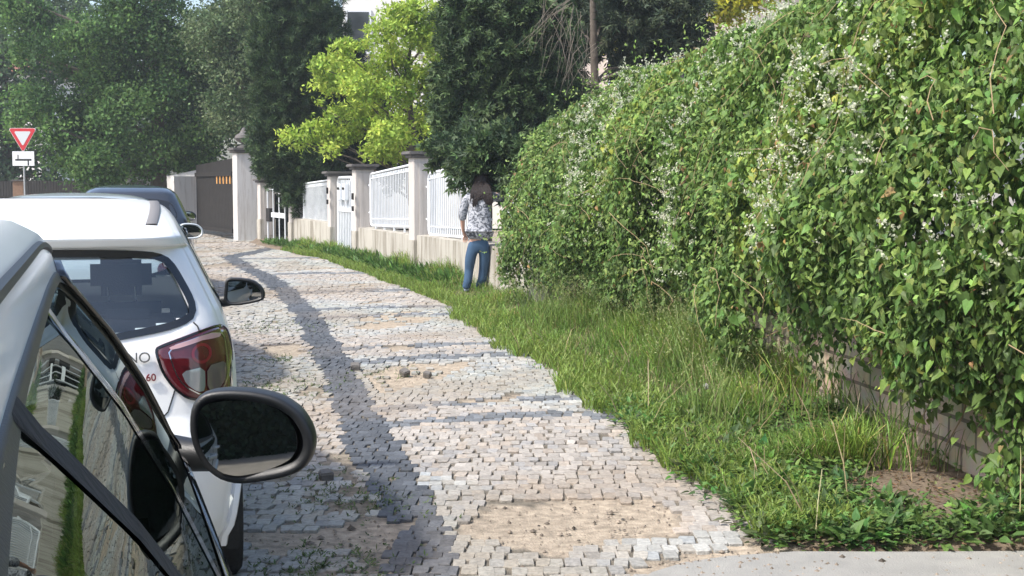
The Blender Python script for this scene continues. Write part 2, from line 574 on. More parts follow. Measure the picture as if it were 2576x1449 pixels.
def build_road():
    d0, d1 = 4.6, 46.0
    dx, dy = 0.067, 0.108
    rows = []
    y = d0
    r = np.random.default_rng(5)
    V = []; Fc = []; C = []
    XS = []; YS = []; HX = []; HY = []
    while y < d1:
        g = 1.0 if y < 15 else (1.25 if y < 24 else 1.8)
        sx, sy = dx * g, dy * g
        w = 5.6 + max(0, (y - 15)) * 0.12
        xe = float(edge_x(y)) + 0.10
        n = int(w / sx)
        x = xe - (np.arange(n) + r.random()) * sx + r.normal(0, 0.006, n)
        yy = y + r.normal(0, 0.009, n)
        XS.append(x); YS.append(yy)
        jj = r.normal(0, 0.08, n)
        HX.append(sx * (0.482 + 0.3 * np.minimum(0.02, jj)))
        HY.append(np.full(n, sy * 0.486) * (1 + r.normal(0, 0.05, n)))
        y += sy
    X = np.concatenate(XS); Y = np.concatenate(YS); HX = np.concatenate(HX); HY = np.concatenate(HY)
    # shear: rows run square to the street, which bears left
    slope = np.gradient(edge_x(np.linspace(4, 46, 400)), np.linspace(4, 46, 400))
    sl = np.interp(Y, np.linspace(4, 46, 400), slope)
    off = X - edge_x(Y)
    Y = Y - sl * 0.4 * off * 1.0
    X = edge_x(Y) + off
    P = np.stack([X, Y], 1)
    # swirl the courses a little so that they wander
    Y += 0.05 * wnoise(P, 21, 1.3, 2)
    X += 0.02 * wnoise(P, 22, 1.6, 2)
    P = np.stack([X, Y], 1)
    keep = np.ones(len(X), bool)
    jit = np.stack([wnoise(P, 31, 9, 2), wnoise(P, 32, 9, 2)], 1) * 0.07
    stray = r.random(len(X)) < .04
    for poly in PATCH_G:
        keep &= ~(in_poly(X + jit[:, 0], Y + jit[:, 1], poly) & ~(stray & ~in_poly(X + 3 * jit[:, 0], Y + 3 * jit[:, 1], poly)))
    left = X < np.interp(Y, BD[:, 0], BD[:, 1])
    nz = wnoise(P, 33, 2.3, 3)
    keep &= ~((nz > 0.62) & (Y > 9) & (r.random(len(X)) < 0.8))
    keep &= ~(left & (nz > 0.40) & (r.random(len(X)) < 0.75))
    band = (X > np.interp(Y, BD[:, 0], BD[:, 1]) - .05) & (X < np.interp(Y, BD[:, 0], BD[:, 2]) + .05)
    keep |= band & ~in_poly(X, Y, PATCH_G[1])
    keep &= r.random(len(X)) > 0.006
    # concrete slab corner
    slabp = [tuple(G(*p)[:2]) for p in [(1600, 1470), (1700, 1430), (1800, 1412), (1950, 1398), (2700, 1398), (2700, 1700), (1500, 1700)]]
    keep &= ~in_poly(X, Y, slabp)
    X, Y, HX, HY, left, P = X[keep], Y[keep], HX[keep], HY[keep], left[keep], P[keep]
    n = len(X)
    # colours
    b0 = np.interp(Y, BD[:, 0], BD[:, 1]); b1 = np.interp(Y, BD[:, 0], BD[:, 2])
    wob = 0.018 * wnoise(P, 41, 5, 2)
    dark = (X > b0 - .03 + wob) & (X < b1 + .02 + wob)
    arcs = []
    for (a, w) in [(8.40, 0.24), (9.10, 0.24), (11.5, 0.26), (12.3, 0.26), (15.2, 0.32), (16.2, 0.32), (18.7, 0.4), (22.5, 0.45), (27, 0.5)]:
        prog = X - b1
        yc = a + 0.42 * np.sin(np.clip(prog, 0, 3) * 1.1) + 0.10 * wnoise(P, 43, 1.5, 2)
        arcs.append((np.abs(Y - yc) < w * 0.5) & (X > b0))
    arc = np.any(arcs, axis=0) & (r.random(n) < 0.93)
    tone = r.normal(0, 1, n)
    base = np.array([0.335, 0.332, 0.312])[None] * (1 + 0.10 * tone[:, None])
    warm = r.random(n)
    base = np.where((warm < 0.18)[:, None], base * np.array([1.02, 0.965, 0.91]), base)
    base = np.where((warm > 0.85)[:, None], base * np.array([0.86, 0.90, 0.96]), base)
    pinkz = wnoise(P, 51, 1.1, 2)
    base = np.where((pinkz > 0.3)[:, None], base * np.array([1.0, 0.925, 0.885]), base)
    base = np.where((pinkz < -0.35)[:, None], base * np.array([0.93, 0.95, 0.93]), base)
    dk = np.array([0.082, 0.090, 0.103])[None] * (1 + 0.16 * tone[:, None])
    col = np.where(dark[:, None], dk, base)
    col = np.where((arc & ~dark)[:, None], np.array([0.15, 0.16, 0.172])[None] * (1 + 0.2 * tone[:, None]), col)
    dirt = np.clip(wnoise(P, 52, 1.7, 3) * 0.9, 0, 0.5)
    dirt = np.where(left & ~dark, np.clip(dirt + 0.18, 0, 0.6), dirt)
    dirt = np.where(dark, dirt * .35, dirt)
    col = col * (1 - dirt[:, None]) + np.array([0.27, 0.215, 0.16])[None] * dirt[:, None]
    # stones
    ang = r.normal(0, 0.06, n) + np.where(left & ~dark, r.normal(0, 0.14, n), 0)
    tx = r.normal(0, 0.012, n) * np.where(left, 2.0, 1); ty = r.normal(0, 0.012, n)
    zt = road_z(X, Y) + 0.0035 + r.normal(0, 0.0012, n) + np.where(left & ~dark, r.normal(0, 0.003, n), 0)
    # each stone: top 8-gon (chamfered) + 8-gon foot
    cs = np.array([(-1, -.80), (-.84, -1), (.84, -1), (1, -.80), (1, .80), (.84, 1), (-.84, 1), (-1, .80)])
    K = 8
    cj = np.repeat(r.normal(0, 0.085, (n, 4, 2)), 2, axis=1)
    cj = np.roll(cj, -1, axis=1)
    jx = cs[None, :, 0] * (1 + cj[:, :, 0] + r.normal(0, 0.02, (n, K)))
    jy = cs[None, :, 1] * (1 + cj[:, :, 1] + r.normal(0, 0.02, (n, K)))
    allV = []
    for (s, dz) in ((0.94, 0.0), (0.995, -0.0035), (1.0, -0.030)):
        lx = jx * HX[:, None] * s; ly = jy * HY[:, None] * s
        wx = lx * np.cos(ang)[:, None] - ly * np.sin(ang)[:, None]
        wy = lx * np.sin(ang)[:, None] + ly * np.cos(ang)[:, None]
        wz = zt[:, None] + dz + wx * tx[:, None] + wy * ty[:, None]
        allV.append(np.stack([X[:, None] + wx, Y[:, None] + wy, wz], 2))
    V = np.concatenate(allV, 1)          # n, 24, 3
    V = V.reshape(-1, 3)
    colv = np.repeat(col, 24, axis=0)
    base_i = (np.arange(n) * 24)[:, None]
    tops = base_i + np.arange(8)[None]
    quads = []
    for a in (0, 8):
        for k in range(8):
            k2 = (k + 1) % 8
            quads.append(np.concatenate([base_i + a + k, base_i + a + 8 + k, base_i + a + 8 + k2, base_i + a + k2], 1))
    quads = np.concatenate(quads, 0)
    me = bpy.data.meshes.new('cobbled_road')
    # bedding sheet, same object
    gx, gy = 110, 620
    gyv = np.linspace(4.4, 46.5, gy)
    t = np.linspace(0, 1, gx)
    bx = np.array([(edge_x(y) + 0.5) - t * (6.8 + max(0, y - 15) * 0.14) for y in gyv])
    by = np.repeat(gyv[:, None], gx, 1)
    bz = road_z(bx, by) - 0.008
    Pb = np.stack([bx.ravel(), by.ravel()], 1)
    bz = bz + (0.004 * wnoise(Pb, 61, 14, 2)).reshape(bz.shape)
    inp = np.zeros(len(Pb), bool)
    for poly in PATCH_G: inp |= in_poly(Pb[:, 0], Pb[:, 1], poly)
    bz -= 0.006 * inp.reshape(bz.shape)
    BV = np.stack([bx, by, bz], 2).reshape(-1, 3)
    nv = len(V)
    idx = np.arange(gx * gy).reshape(gy, gx)
    bq = np.stack([idx[:-1, :-1], idx[1:, :-1], idx[1:, 1:], idx[:-1, 1:]], 2).reshape(-1, 4) + nv
    nb = wnoise(Pb, 63, 3.0, 3)[:, None]
    sandc = np.array([0.33, 0.275, 0.212])[None] * (1 + .12 * nb)
    jointc = np.array([0.145, 0.128, 0.102])[None] * (1 + .25 * nb)
    bare = inp | ((wnoise(Pb, 33, 2.3, 3) > .56) & (Pb[:, 1] > 8.6))
    tcol = np.where(bare[:, None], sandc, jointc)
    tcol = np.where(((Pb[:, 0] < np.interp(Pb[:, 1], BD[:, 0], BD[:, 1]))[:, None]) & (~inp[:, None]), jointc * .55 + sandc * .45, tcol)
    colb = tcol
    AV = np.concatenate([V, BV], 0)
    me.vertices.add(len(AV))
    me.vertices.foreach_set('co', AV.astype(np.float32).ravel())
    loops = np.concatenate([tops.ravel(), quads.ravel(), bq.ravel()]).astype(np.int32)
    me.loops.add(len(loops))
    me.loops.foreach_set('vertex_index', loops)
    nf = len(tops) + len(quads) + len(bq)
    st = np.concatenate([np.arange(len(tops)) * 8, len(tops) * 8 + np.arange(len(quads) + len(bq)) * 4]).astype(np.int32)
    me.polygons.add(nf)
    me.polygons.foreach_set('loop_start', st)
    me.update(calc_edges=True)
    me.polygons.foreach_set('use_smooth', np.zeros(nf, bool))
    mi = np.zeros(nf, np.int32); mi[len(tops) + len(quads):] = 1
    a = me.color_attributes.new('Col', 'FLOAT_COLOR', 'POINT')
    c4 = np.ones((len(AV), 4), np.float32)
    c4[:nv, :3] = colv
    c4[nv:, :3] = np.clip(colb, .02, .6)
    a.data.foreach_set('color', c4.ravel())
    o = link_mesh('cobbled_road', me, [M_STONE, M_SAND])
    me.polygons.foreach_set('material_index', mi)
    tag(o, kind='structure')
    # loose gravel on the bare sand
    gv = []; gc = []
    m = 9000
    xs = r.uniform(-2.6, 2.4, m); ys = 5.0 + 11 * r.random(m) ** 1.4
    ok = np.zeros(m, bool)
    for poly in PATCH_G: ok |= in_poly(xs, ys, poly)
    ok |= (r.random(m) < 0.10) & (xs < edge_x(ys))
    ok |= (r.random(m) < 0.55) & (ys < 5.75) & (xs > .5)
    xs, ys = xs[ok], ys[ok]
    m = len(xs)
    s = r.gamma(2.0, 0.0022, m) + 0.0025
    oct_ = np.array([(1, 0, 0), (0, 1, 0), (-1, 0, 0), (0, -1, 0), (0, 0, .7)])
    GV = oct_[None] * s[:, None, None] * (1 + r.normal(0, .2, (m, 5, 1))) + np.stack([xs, ys, np.where(in_poly(xs, ys, slabp), .016, road_z(xs, ys) - 0.008)], 1)[:, None]
    bi = (np.arange(m) * 5)[:, None, None]
    GF = (bi + np.array([(0, 1, 4), (1, 2, 4), (2, 3, 4), (3, 0, 4)])[None]).reshape(-1, 3)
    gcol = np.array([0.20, 0.165, 0.13])[None] * (1 + r.normal(0, .35, (m, 1)))
    go = np_mesh('gravel', GV.reshape(-1, 3), GF, M_STONE, col=np.repeat(np.clip(gcol, .03, .6), 5, 0))
    tag(go, 'loose gravel and grit scattered over the bare sand patches', 'gravel', kind='stuff')


build_road()

slab_top = [G(*p) for p in [(1560, 1500), (1640, 1449), (1720, 1424), (1830, 1408), (2000, 1396), (2300, 1397), (2700, 1394)]]
far = [Vector((2.9, 5.2, 0)), Vector((2.9, 4.2, 0)), Vector((-0.2, 4.2, 0))]
slab_pts = slab_top + [Vector((p.x, p.y, 0)) for p in far]
mb = MB()
mb.prism([(p.x, p.y, -0.08) for p in slab_pts], [(p.x, p.y, 0.016) for p in slab_pts])
tag(mb.build('concrete_pavement', M_CONCRETE), kind='structure')

# fence line (plan): vine covered block wall nearest, then the plastered garden wall
WALL = np.array([(3.15, 3.2), (2.80, 5.2), (2.46, 7.1), (1.98, 10.0), (1.45, 13.2), (0.78, 15.4), (0.05, 17.0)])
FEN = np.array([(0.05, 17.0), (-4.05, 28.8), (-6.86, 35.2)])
ALLW = np.concatenate([WALL, FEN[1:]])


def wall_x(d):
    return np.interp(d, ALLW[:, 1], ALLW[:, 0])


def verge_h(x, y):
    t = np.clip((x - edge_x(y)) / np.maximum(wall_x(y) - edge_x(y), 0.15), -0.2, 1.3)
    P = np.stack([np.ravel(x), np.ravel(y)], 1)
    return 0.012 + 0.10 * np.clip(t, 0, 1) ** 1.2 * np.clip((np.asarray(y) - 6) / 6, 0.1, 1) + (0.02 * wnoise(P, 71, 2.5, 2)).reshape(np.shape(x)) * np.clip(t, 0, 1)


gy = np.linspace(5.42, 36, 170); tt = np.linspace(0.05, 1.25, 18)
vx = np.array([[edge_x(y) + t * (wall_x(y) - edge_x(y) + 0.15) for t in tt] for y in gy])
vy = np.repeat(gy[:, None], len(tt), 1)
vz = verge_h(vx, vy)
vz[:, 0] = -0.04
vz[0, :] = -0.05
idx = np.arange(vx.size).reshape(vx.shape)
np_m = np_mesh('verge_soil', np.stack([vx, vy, vz], 2).reshape(-1, 3),
               np.stack([idx[:-1, :-1], idx[:-1, 1:], idx[1:, 1:], idx[1:, :-1]], 2).reshape(-1, 4), M_SOIL, smooth=True)
tag(np_m, kind='structure')


# ------------------------------------------------------------------ leaf / blade generators
def unit(a):
    return a / np.maximum(np.linalg.norm(a, axis=-1, keepdims=True), 1e-9)


def leaf_mesh(name, C, D, N, L, Wd, col, material, parent=None, shape='quad', curl=0.15):
    """C base points, D length direction, N facing normal, per-leaf length/width/colour"""
    n = len(C)
    D = unit(D); S = unit(np.cross(D, N)); Nn = np.cross(S, D)
    L = np.broadcast_to(np.asarray(L, float), (n,))[:, None]; Wd = np.broadcast_to(np.asarray(Wd, float), (n,))[:, None]
    if shape == 'quad':
        pts = [C, C + D * L * .45 + S * Wd * .5 - Nn * L * curl * .3, C + D * L - Nn * L * curl, C + D * L * .45 - S * Wd * .5 - Nn * L * curl * .3]
        V = np.stack(pts, 1).reshape(-1, 3)
        Fs = np.arange(n * 4).reshape(n, 4)
        k = 4
    elif shape == 'heart':
        def p(a, b, c): return C + D * L * a + S * Wd * b + Nn * L * c
        pts = [p(0, 0, 0), p(-.10, .26, .05), p(.12, .5, .10), p(.45, .40, .05), p(1, 0, -curl),
               p(.45, -.40, .05), p(.12, -.5, .10), p(-.10, -.26, .05), p(.5, 0, -.03)]
        V = np.stack(pts, 1).reshape(-1, 3)
        b = (np.arange(n) * 9)[:, None, None]
        q = np.array([(0, 1, 2, 8), (2, 3, 4, 8), (0, 8, 6, 7), (8, 4, 5, 6)])
        Fs = (b + q[None]).reshape(-1, 4)
        k = 9
    elif shape == 'pad':  # three-leaflet spray
        pts = []
        for (a, sgn) in ((0.0, 0), (.9, 1), (-.9, -1)):
            Dk = unit(D * cos(a) + S * sin(a))
            Sk = np.cross(Dk, Nn)
            l = L * (1 if sgn == 0 else .8)
            pts += [C, C + Dk * l * .5 + Sk * Wd * .5, C + Dk * l - Nn * l * curl, C + Dk * l * .5 - Sk * Wd * .5]
        V = np.stack(pts, 1).reshape(-1, 3)
        Fs = np.arange(n * 12).reshape(n * 3, 4)
        k = 12
    return np_mesh(name, V, Fs, material, parent, col=np.repeat(col, k, 0))


def rand_dirs(n, r):
    return unit(r.normal(size=(n, 3)))


def jitter_col(base, n, r, var=0.22, hue=0.06):
    base = np.asarray(base, float)
    v = 1 + r.normal(0, var, (n, 1))
    h = 1 + r.normal(0, hue, (n, 3))
    return np.clip(base[None] * v * h, 0.004, 0.95)


def lobes_px(lst, d, dd=0.8, depthscale=1.0):
    """(px, py, rx, ry[, depth offset]) in photograph pixels -> centres and radii in metres at real distances"""
    out = []
    for l in lst:
        off = l[4] if len(l) > 4 else 0.0
        c = AT(l[0], l[1], d + off)
        s = (d + off) / F_PX
        out.append((c.x, c.y, c.z, l[2] * s, (l[2] + l[3]) * .5 * s * depthscale * dd, l[3] * s))
    return out


def crown(name, parent, lobes, n, leaf, col, seed, clump=0.35, clump_n=90, shape='quad', up=0.5, droop=0.0, flat=0.55, material=None, shell=0.55, col2=None, inner=True, width=.6):
    r = np.random.default_rng(seed)
    vol = np.array([l[3] * l[5] * (0.5 + l[4]) for l in lobes]); vol /= vol.sum()
    m = max(1, n // clump_n)
    li = r.choice(len(lobes), m, p=vol)
    Lb = np.array(lobes)[li]
    dr = rand_dirs(m, r)
    rad = (shell + (1 - shell) * r.random((m, 1))) if inner else np.ones((m, 1)) * .95
    rad = np.where(r.random((m, 1)) < .2, r.random((m, 1)), rad)
    cc = Lb[:, :3] + dr * rad * Lb[:, 3:6]
    out_dir = unit(dr / np.maximum(Lb[:, 3:6], .05) + np.array([0, 0, up])[None])
    k = np.repeat(np.arange(m), clump_n)
    N_ = len(k)
    csz = clump * (0.6 + 0.8 * r.random((m, 1)))
    offs = r.normal(0, 1, (N_, 3)) * csz[k] * 0.55
    # flatten clumps along their outward direction
    od = out_dir[k]
    comp = (offs * od).sum(1, keepdims=True)
    offs = offs - od * comp * (1 - flat)
    C = cc[k] + offs
    D = unit(r.normal(size=(N_, 3)) + od * 0.5 + np.array([0, 0, -droop])[None])
    Nn = unit(od * 1.2 + rand_dirs(N_, r) * .9)
    cl = jitter_col(col, N_, r)
    if col2 is not None:
        mixv = np.clip(r.normal(.4, .5, (m, 1)), 0, 1)[k]
        cl = cl * (1 - mixv) + jitter_col(col2, N_, r) * mixv
    sz = leaf * (0.7 + 0.6 * r.random(N_))
    return leaf_mesh(name, C, D, Nn, sz, sz * width, cl, material or M_LEAF, parent, shape), cc


def trunk(parent, base, top, r0, r1, limbs, seed, name='trunk', lim_r=0.05, matl=None):
    rr = random.Random(seed)
    mb = MB()
    base = Vector(base); top = Vector(top)
    n = 9
    pts = [base.lerp(top, i / (n - 1)) + Vector((rr.uniform(-1, 1), rr.uniform(-1, 1), 0)) * 0.06 * (1 if 0 < i else 0) for i in range(n)]
    mb.tube(pts, [r0 * (1 - i / (n - 1)) + r1 * i / (n - 1) for i in range(n)], 9)
    for q in limbs:
        q = Vector(q)
        t = min(.95, max(.2, (q.z - base.z - (q - pts[0]).xy.length * .45) / max(.1, top.z - base.z)))
        s = base.lerp(top, t)
        mid = s.lerp(q, .5) + Vector((rr.uniform(-.15, .15), rr.uniform(-.15, .15), rr.uniform(0, .25)))
        mb.tube([s, mid, q], [lim_r, lim_r * .65, lim_r * .25], 5)
    return mb.build(name, matl or M_BARK, parent, True)


def sprays(name, parent, C, OUT, seed, L, Wd, col, up=0.2, sag=0.0, n_per=1, material=None):
    """fan-like conifer sprays that point outwards, a few narrow leaves each"""
    r = np.random.default_rng(seed)
    n = len(C)
    D = unit(OUT + np.array([0, 0, up - sag])[None] + r.normal(0, .38, (n, 3)))
    Nn = unit(r.normal(0, .7, (n, 3)) + OUT)
    return leaf_mesh(name, C, D, Nn, L * (.7 + .6 * r.random(n)), Wd * (.7 + .6 * r.random(n)), col, material or M_NEEDLE, parent, 'pad', .1)


# ------------------------------------------------------------------ climbing vine on the block wall
def wall_path(s):
    seg = np.diff(WALL, axis=0); ln = np.linalg.norm(seg, axis=1); cum = np.concatenate([[0], np.cumsum(ln)])
    s = np.asarray(s, float)
    i = np.clip(np.searchsorted(cum, s, 'right') - 1, 0, len(seg) - 1)
    t = (s - cum[i]) / ln[i]
    p = WALL[i] + seg[i] * t[..., None]
    ss = np.linspace(0, cum[-1], 60)
    tang = seg / ln[:, None]
    ang = np.arctan2(tang[:, 1], tang[:, 0])
    cs = (cum[:-1] + cum[1:]) / 2
    a = np.interp(s, cs, ang)
    nrm = np.stack([-np.sin(a), np.cos(a)], -1)   # left of travel = towards the road
    return p, nrm, cum[-1]


WLEN = wall_path(np.array([0.0]))[2]
VLEN = WLEN - .55


def vine_surface(s, h):
    """point on the outer face of the vine: s along the wall, h 0..1 up the face and over the top"""
    s = np.asarray(s, float); h = np.asarray(h, float)
    p, nrm, L = wall_path(np.clip(s, 0, WLEN))
    p = p + (np.clip(s, WLEN, None) - WLEN)[:, None] * np.array([-.32, .947])[None]
    top = 2.98 - 0.24 * np.clip((s - 6.2) / 3.5, 0, 1) - 0.28 * np.clip((s - VLEN + 2.6) / 2.6, 0, 1) ** 2 - 0.5 * np.clip((s - VLEN + .8) / 1.3, 0, 1) ** 2
    z = np.where(h < .8, h / .8 * top, top + 0.12 * np.sin((h - .8) / .2 * 1.6))
    prof = np.interp(z / top, [0, .2, .45, .65, .85, 1.0], [.26, .40, .52, .48, .26, -.10])
    prof = np.where(h > .8, prof - (h - .8) / .2 * 1.3, prof)
    P3 = np.stack([s, z * 1.3, h], 1)
    bump = 0.15 * wnoise(P3, 81, 1.6, 2) + 0.10 * wnoise(P3, 82, 4.2, 2)
    o = prof + bump
    o *= np.clip((VLEN + .35 - s) / .8, .15, 1) ** .5
    q = p + nrm * o[:, None]
    return np.stack([q[:, 0], q[:, 1], z + .06 * wnoise(P3, 83, 3, 2)], 1), nrm, z, top


def build_vine():
    r = np.random.default_rng(91)
    root = empty('climbing_vine', (1.9, 10.0, 0))
    tag(root, 'huge mass of green vine with white flower sprays smothering the brick wall', 'climbing vine')
    inv = Vector((-1.9, -10.0, 0))

    def loc(A): return A + np.array(inv)[None]
    n = 190000
    s = VLEN * r.random(n)
    h = r.random(n)
    h = np.where(r.random(n) < .12, .8 + .2 * r.random(n), h * .84)
    P, nrm, z, top = vine_surface(s, h)
    # ragged lower hem: hangs lower in places, bare wall below
    hem = 0.50 + 0.36 * wnoise(np.stack([s, s * 0], 1), 85, 2.2, 3) + .10 * wnoise(np.stack([s, s * 0], 1), 86, 9, 2)
    d_cam = P[:, 1]
    hem = np.where(d_cam < 6.7, hem * .3, hem)
    hem = np.where(d_cam > 14.0, hem * .85, hem)
    hem = hem + .10 * np.clip(1 - np.abs(d_cam - 11.2) / 2.2, 0, 1) 
    keep = z > hem + r.normal(0, .11, n)
    layer = r.choice([0, 1, 2], n, p=[.56, .28, .16])
    depth = layer * .13 + r.normal(0, .04, n)
    # hollows where one sees into the shade
    hole = wnoise(np.stack([s, z], 1), 87, 2.6, 3)
    keep &= ~((hole > .48) & (layer == 0) & (r.random(n) < .9))
    keep &= ~((hole > .62) & (layer == 1) & (r.random(n) < .8))
    P = P - np.concatenate([nrm * depth[:, None], np.zeros((n, 1))], 1)
    P, nrm, z, s, layer, d_cam = P[keep], nrm[keep], z[keep], s[keep], layer[keep], d_cam[keep]
    n = len(P)
    out = np.concatenate([nrm, np.full((n, 1), .55)], 1)
    tz = np.clip(z / 3, 0, 1)[:, None]
    out = unit(out + np.array([0, 0, .5])[None] * tz)
    Nn = unit(out + rand_dirs(n, r) * .62)
    D = unit(np.array([0, 0, -1.0])[None] + rand_dirs(n, r) * .75 + out * .25)
    sz = np.clip(r.gamma(5, .0090, n), .022, .095) * np.where(d_cam > 12.5, .84, .94)
    tone = wnoise(np.stack([s, z], 1), 88, 1.5, 2)[:, None]
    c = np.array([0.112, 0.190, 0.045])[None] * (1 + .22 * r.normal(size=(n, 1))) * (1 + .18 * tone)
    young = (r.random(n) < .20)[:, None]
    c = np.where(young, c * np.array([1.6, 1.35, 1.25]), c)
    c = np.where((tone > .35) & (r.random((n, 1)) < .5), c * np.array([1.4, 1.15, .9]), c)
    c = np.where((r.random(n) < .018)[:, None], np.array([.26, .17, .07])[None] * (1 + .3 * r.normal(size=(n, 1))), c)
    c = c * (1 + r.normal(0, .07, (n, 3)))
    leaf_mesh('foliage', loc(P), D, Nn, sz, sz * .74, np.clip(c, .01, .5), M_VINELEAF, root, 'heart', .16)['kind'] = 'stuff'
    # backfill leaves deep inside, shade put into a darker green
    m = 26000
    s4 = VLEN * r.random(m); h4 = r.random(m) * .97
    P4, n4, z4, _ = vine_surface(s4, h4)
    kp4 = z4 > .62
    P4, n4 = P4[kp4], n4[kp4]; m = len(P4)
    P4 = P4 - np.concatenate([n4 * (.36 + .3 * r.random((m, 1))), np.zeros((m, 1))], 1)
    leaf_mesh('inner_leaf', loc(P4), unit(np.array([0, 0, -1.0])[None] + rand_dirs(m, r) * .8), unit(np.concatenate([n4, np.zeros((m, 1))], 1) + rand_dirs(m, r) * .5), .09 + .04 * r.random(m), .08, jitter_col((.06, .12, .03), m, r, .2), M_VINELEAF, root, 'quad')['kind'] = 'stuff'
    # young shoots with small yellow-green leaves standing off the face
    m = 900
    s2 = VLEN * r.random(m); h2 = .25 + .65 * r.random(m)
    P2, n2, z2, _ = vine_surface(s2, h2)
    k = np.repeat(np.arange(m), 7)
    tdir = unit(np.concatenate([n2 * .5, np.full((m, 1), .15)], 1) + rand_dirs(m, r) * .9)
    tpos = r.random(len(k))[:, None] * .32
    C2 = P2[k] + tdir[k] * tpos + r.normal(0, .012, (len(k), 3)) + np.concatenate([n2[k] * .05, np.zeros((len(k), 1))], 1)
    cc = jitter_col((.20, .30, .07), len(k), r, .2)
    leaf_mesh('young_shoot_leaf', loc(C2), unit(tdir[k] * .5 + rand_dirs(len(k), r) + np.array([0, 0, -.3])[None]), unit(np.concatenate([n2[k], np.full((len(k), 1), .8)], 1) + rand_dirs(len(k), r) * .6), .035 + .02 * r.random(len(k)), .024, cc, M_VINELEAF, root, 'quad')['kind'] = 'stuff'
    # white flower sprays, in drifts
    m = 4200
    s3 = VLEN * r.random(m); h3 = .22 + .7 * r.random(m)
    P3, n3, z3, _ = vine_surface(s3, h3)
    dr = wnoise(np.stack([s3, z3], 1), 89, 1.9, 3)
    kk = (dr > .05) & (r.random(m) < (.17 + .5 * np.clip(dr, 0, 1)) * np.clip((z3 - .5) / 1.3, .15, 1.3)) & (P3[:, 1] < 15.5)
    P3, n3 = P3[kk], n3[kk]
    m = len(P3)
    npf = 20
    k = np.repeat(np.arange(m), npf)
    ax = unit(np.concatenate([n3 * .5, np.full((m, 1), .55)], 1) + rand_dirs(m, r) * .8)
    t = r.random(len(k))[:, None]
    ln = (.07 + .12 * r.random((m, 1)))
    C3 = P3[k] + np.concatenate([n3[k] * .06, np.zeros((len(k), 1))], 1) + ax[k] * ln[k] * t + rand_dirs(len(k), r) * (.014 * (1 - t) + .003)
    cf = np.clip(np.array([.60, .62, .47])[None] * (1 + r.normal(0, .14, (len(k), 1))), .1, .75)
    fo = leaf_mesh('flower_spray', loc(C3), rand_dirs(len(k), r), rand_dirs(len(k), r), .015 + .008 * r.random(len(k)), .014, cf, M_LEAF, root, 'quad')
    fo['kind'] = 'stuff'
    # bare runners
    mb = MB()
    rr = random.Random(4)
    for i in range(95):
        s0 = rr.uniform(0.5, VLEN - .2); h0 = rr.uniform(.15, .88)
        ln = rr.uniform(.3, 1.1); ang = rr.uniform(-.5, 3.6)
        pts = []
        sag = rr.uniform(.05, .3)
        for j in range(7):
            t = j / 6
            q, nn, zz, _ = vine_surface(np.array([s0 + cos(ang) * ln * t]), np.array([min(.97, max(.1, h0 + sin(ang) * ln * .3 * t - sag * t * t * .4))]))
            o = rr.uniform(.02, .07) + .05
            pts.append(Vector(q[0]) + Vector((nn[0][0], nn[0][1], 0)) * o + inv)
        mb.tube(pts, [.0028 * (1 - .5 * j / 6) for j in range(7)], 4)
    def px_run(pl, dlist):
        pts = [AT(x, y, d) + inv for (x, y), d in zip(pl, dlist)]
        sm = []
        for a, b in zip(pts[:-1], pts[1:]):
            for t in (0, .34, .67): sm.append(a.lerp(b, t))
        mb.tube(sm + [pts[-1]], .0042, 5)
    px_run([(2120, 640), (2105, 700), (2060, 770), (1990, 820), (1860, 875)], [8.6, 8.6, 8.7, 9.0, 9.6])
    px_run([(2345, 1000), (2300, 1090), (2230, 1150), (2175, 1165)], [7.3, 7.3, 7.4, 7.6])
    px_run([(2576, 470), (2540, 540), (2480, 640)], [6.6, 6.7, 6.9])
    px_run([(2510, 900), (2440, 980), (2420, 1050), (2380, 1120)], [6.9, 6.9, 7.0, 7.1])
    px_run([(2576, 1270), (2500, 1310), (2440, 1360)], [6.5, 6.6, 6.6])
    px_run([(1620, 760), (1700, 720), (1790, 700)], [12.6, 12.0, 11.4])
    px_run([(1470, 250), (1530, 225), (1570, 245), (1600, 290)], [15.6, 15.2, 15.0, 14.6])
    mb.build('runner_stem', M_STEM, root)['kind'] = 'stuff'


build_vine()

# block wall under the vine
def build_block_wall():
    o_pts = []
    ss = np.linspace(0, WLEN - 1.3, 40)
    p, nrm, _ = wall_path(ss)
    f = p + nrm * .02; b = p - nrm * .28
    V = []; Fs = []; uv = []
    ht = 1.15
    for i in range(len(ss)):
        for (q, z) in ((f[i], -.05), (f[i], ht), (b[i], ht), (b[i], -.05)):
            V.append((q[0], q[1], z))
    for i in range(len(ss) - 1):
        for k in range(3):
            Fs.append((i * 4 + k, (i + 1) * 4 + k, (i + 1) * 4 + k + 1, i * 4 + k + 1))
    Fs.append((0, 1, 2, 3)); e = (len(ss) - 1) * 4
    Fs.append((e + 3, e + 2, e + 1, e))
    me = bpy.data.meshes.new('block_wall')
    me.from_pydata(V, [], Fs)
    bm = bmesh.new(); bm.from_mesh(me); bmesh.ops.recalc_face_normals(bm, faces=bm.faces[:]); bm.to_mesh(me); bm.free()
    u = me.uv_layers.new(name='UVMap')
    for lp in me.loops:
        vi = lp.vertex_index
        v = V[vi]
        extra = 0.3 if vi % 4 in (2, 3) else 0
        u.data[lp.index].uv = (ss[vi // 4], v[2] + extra)
    o = link_mesh('block_wall', me, M_BRICK)
    tag(o, 'low tan block wall mostly hidden under the flowering vine', 'wall')


build_block_wall()


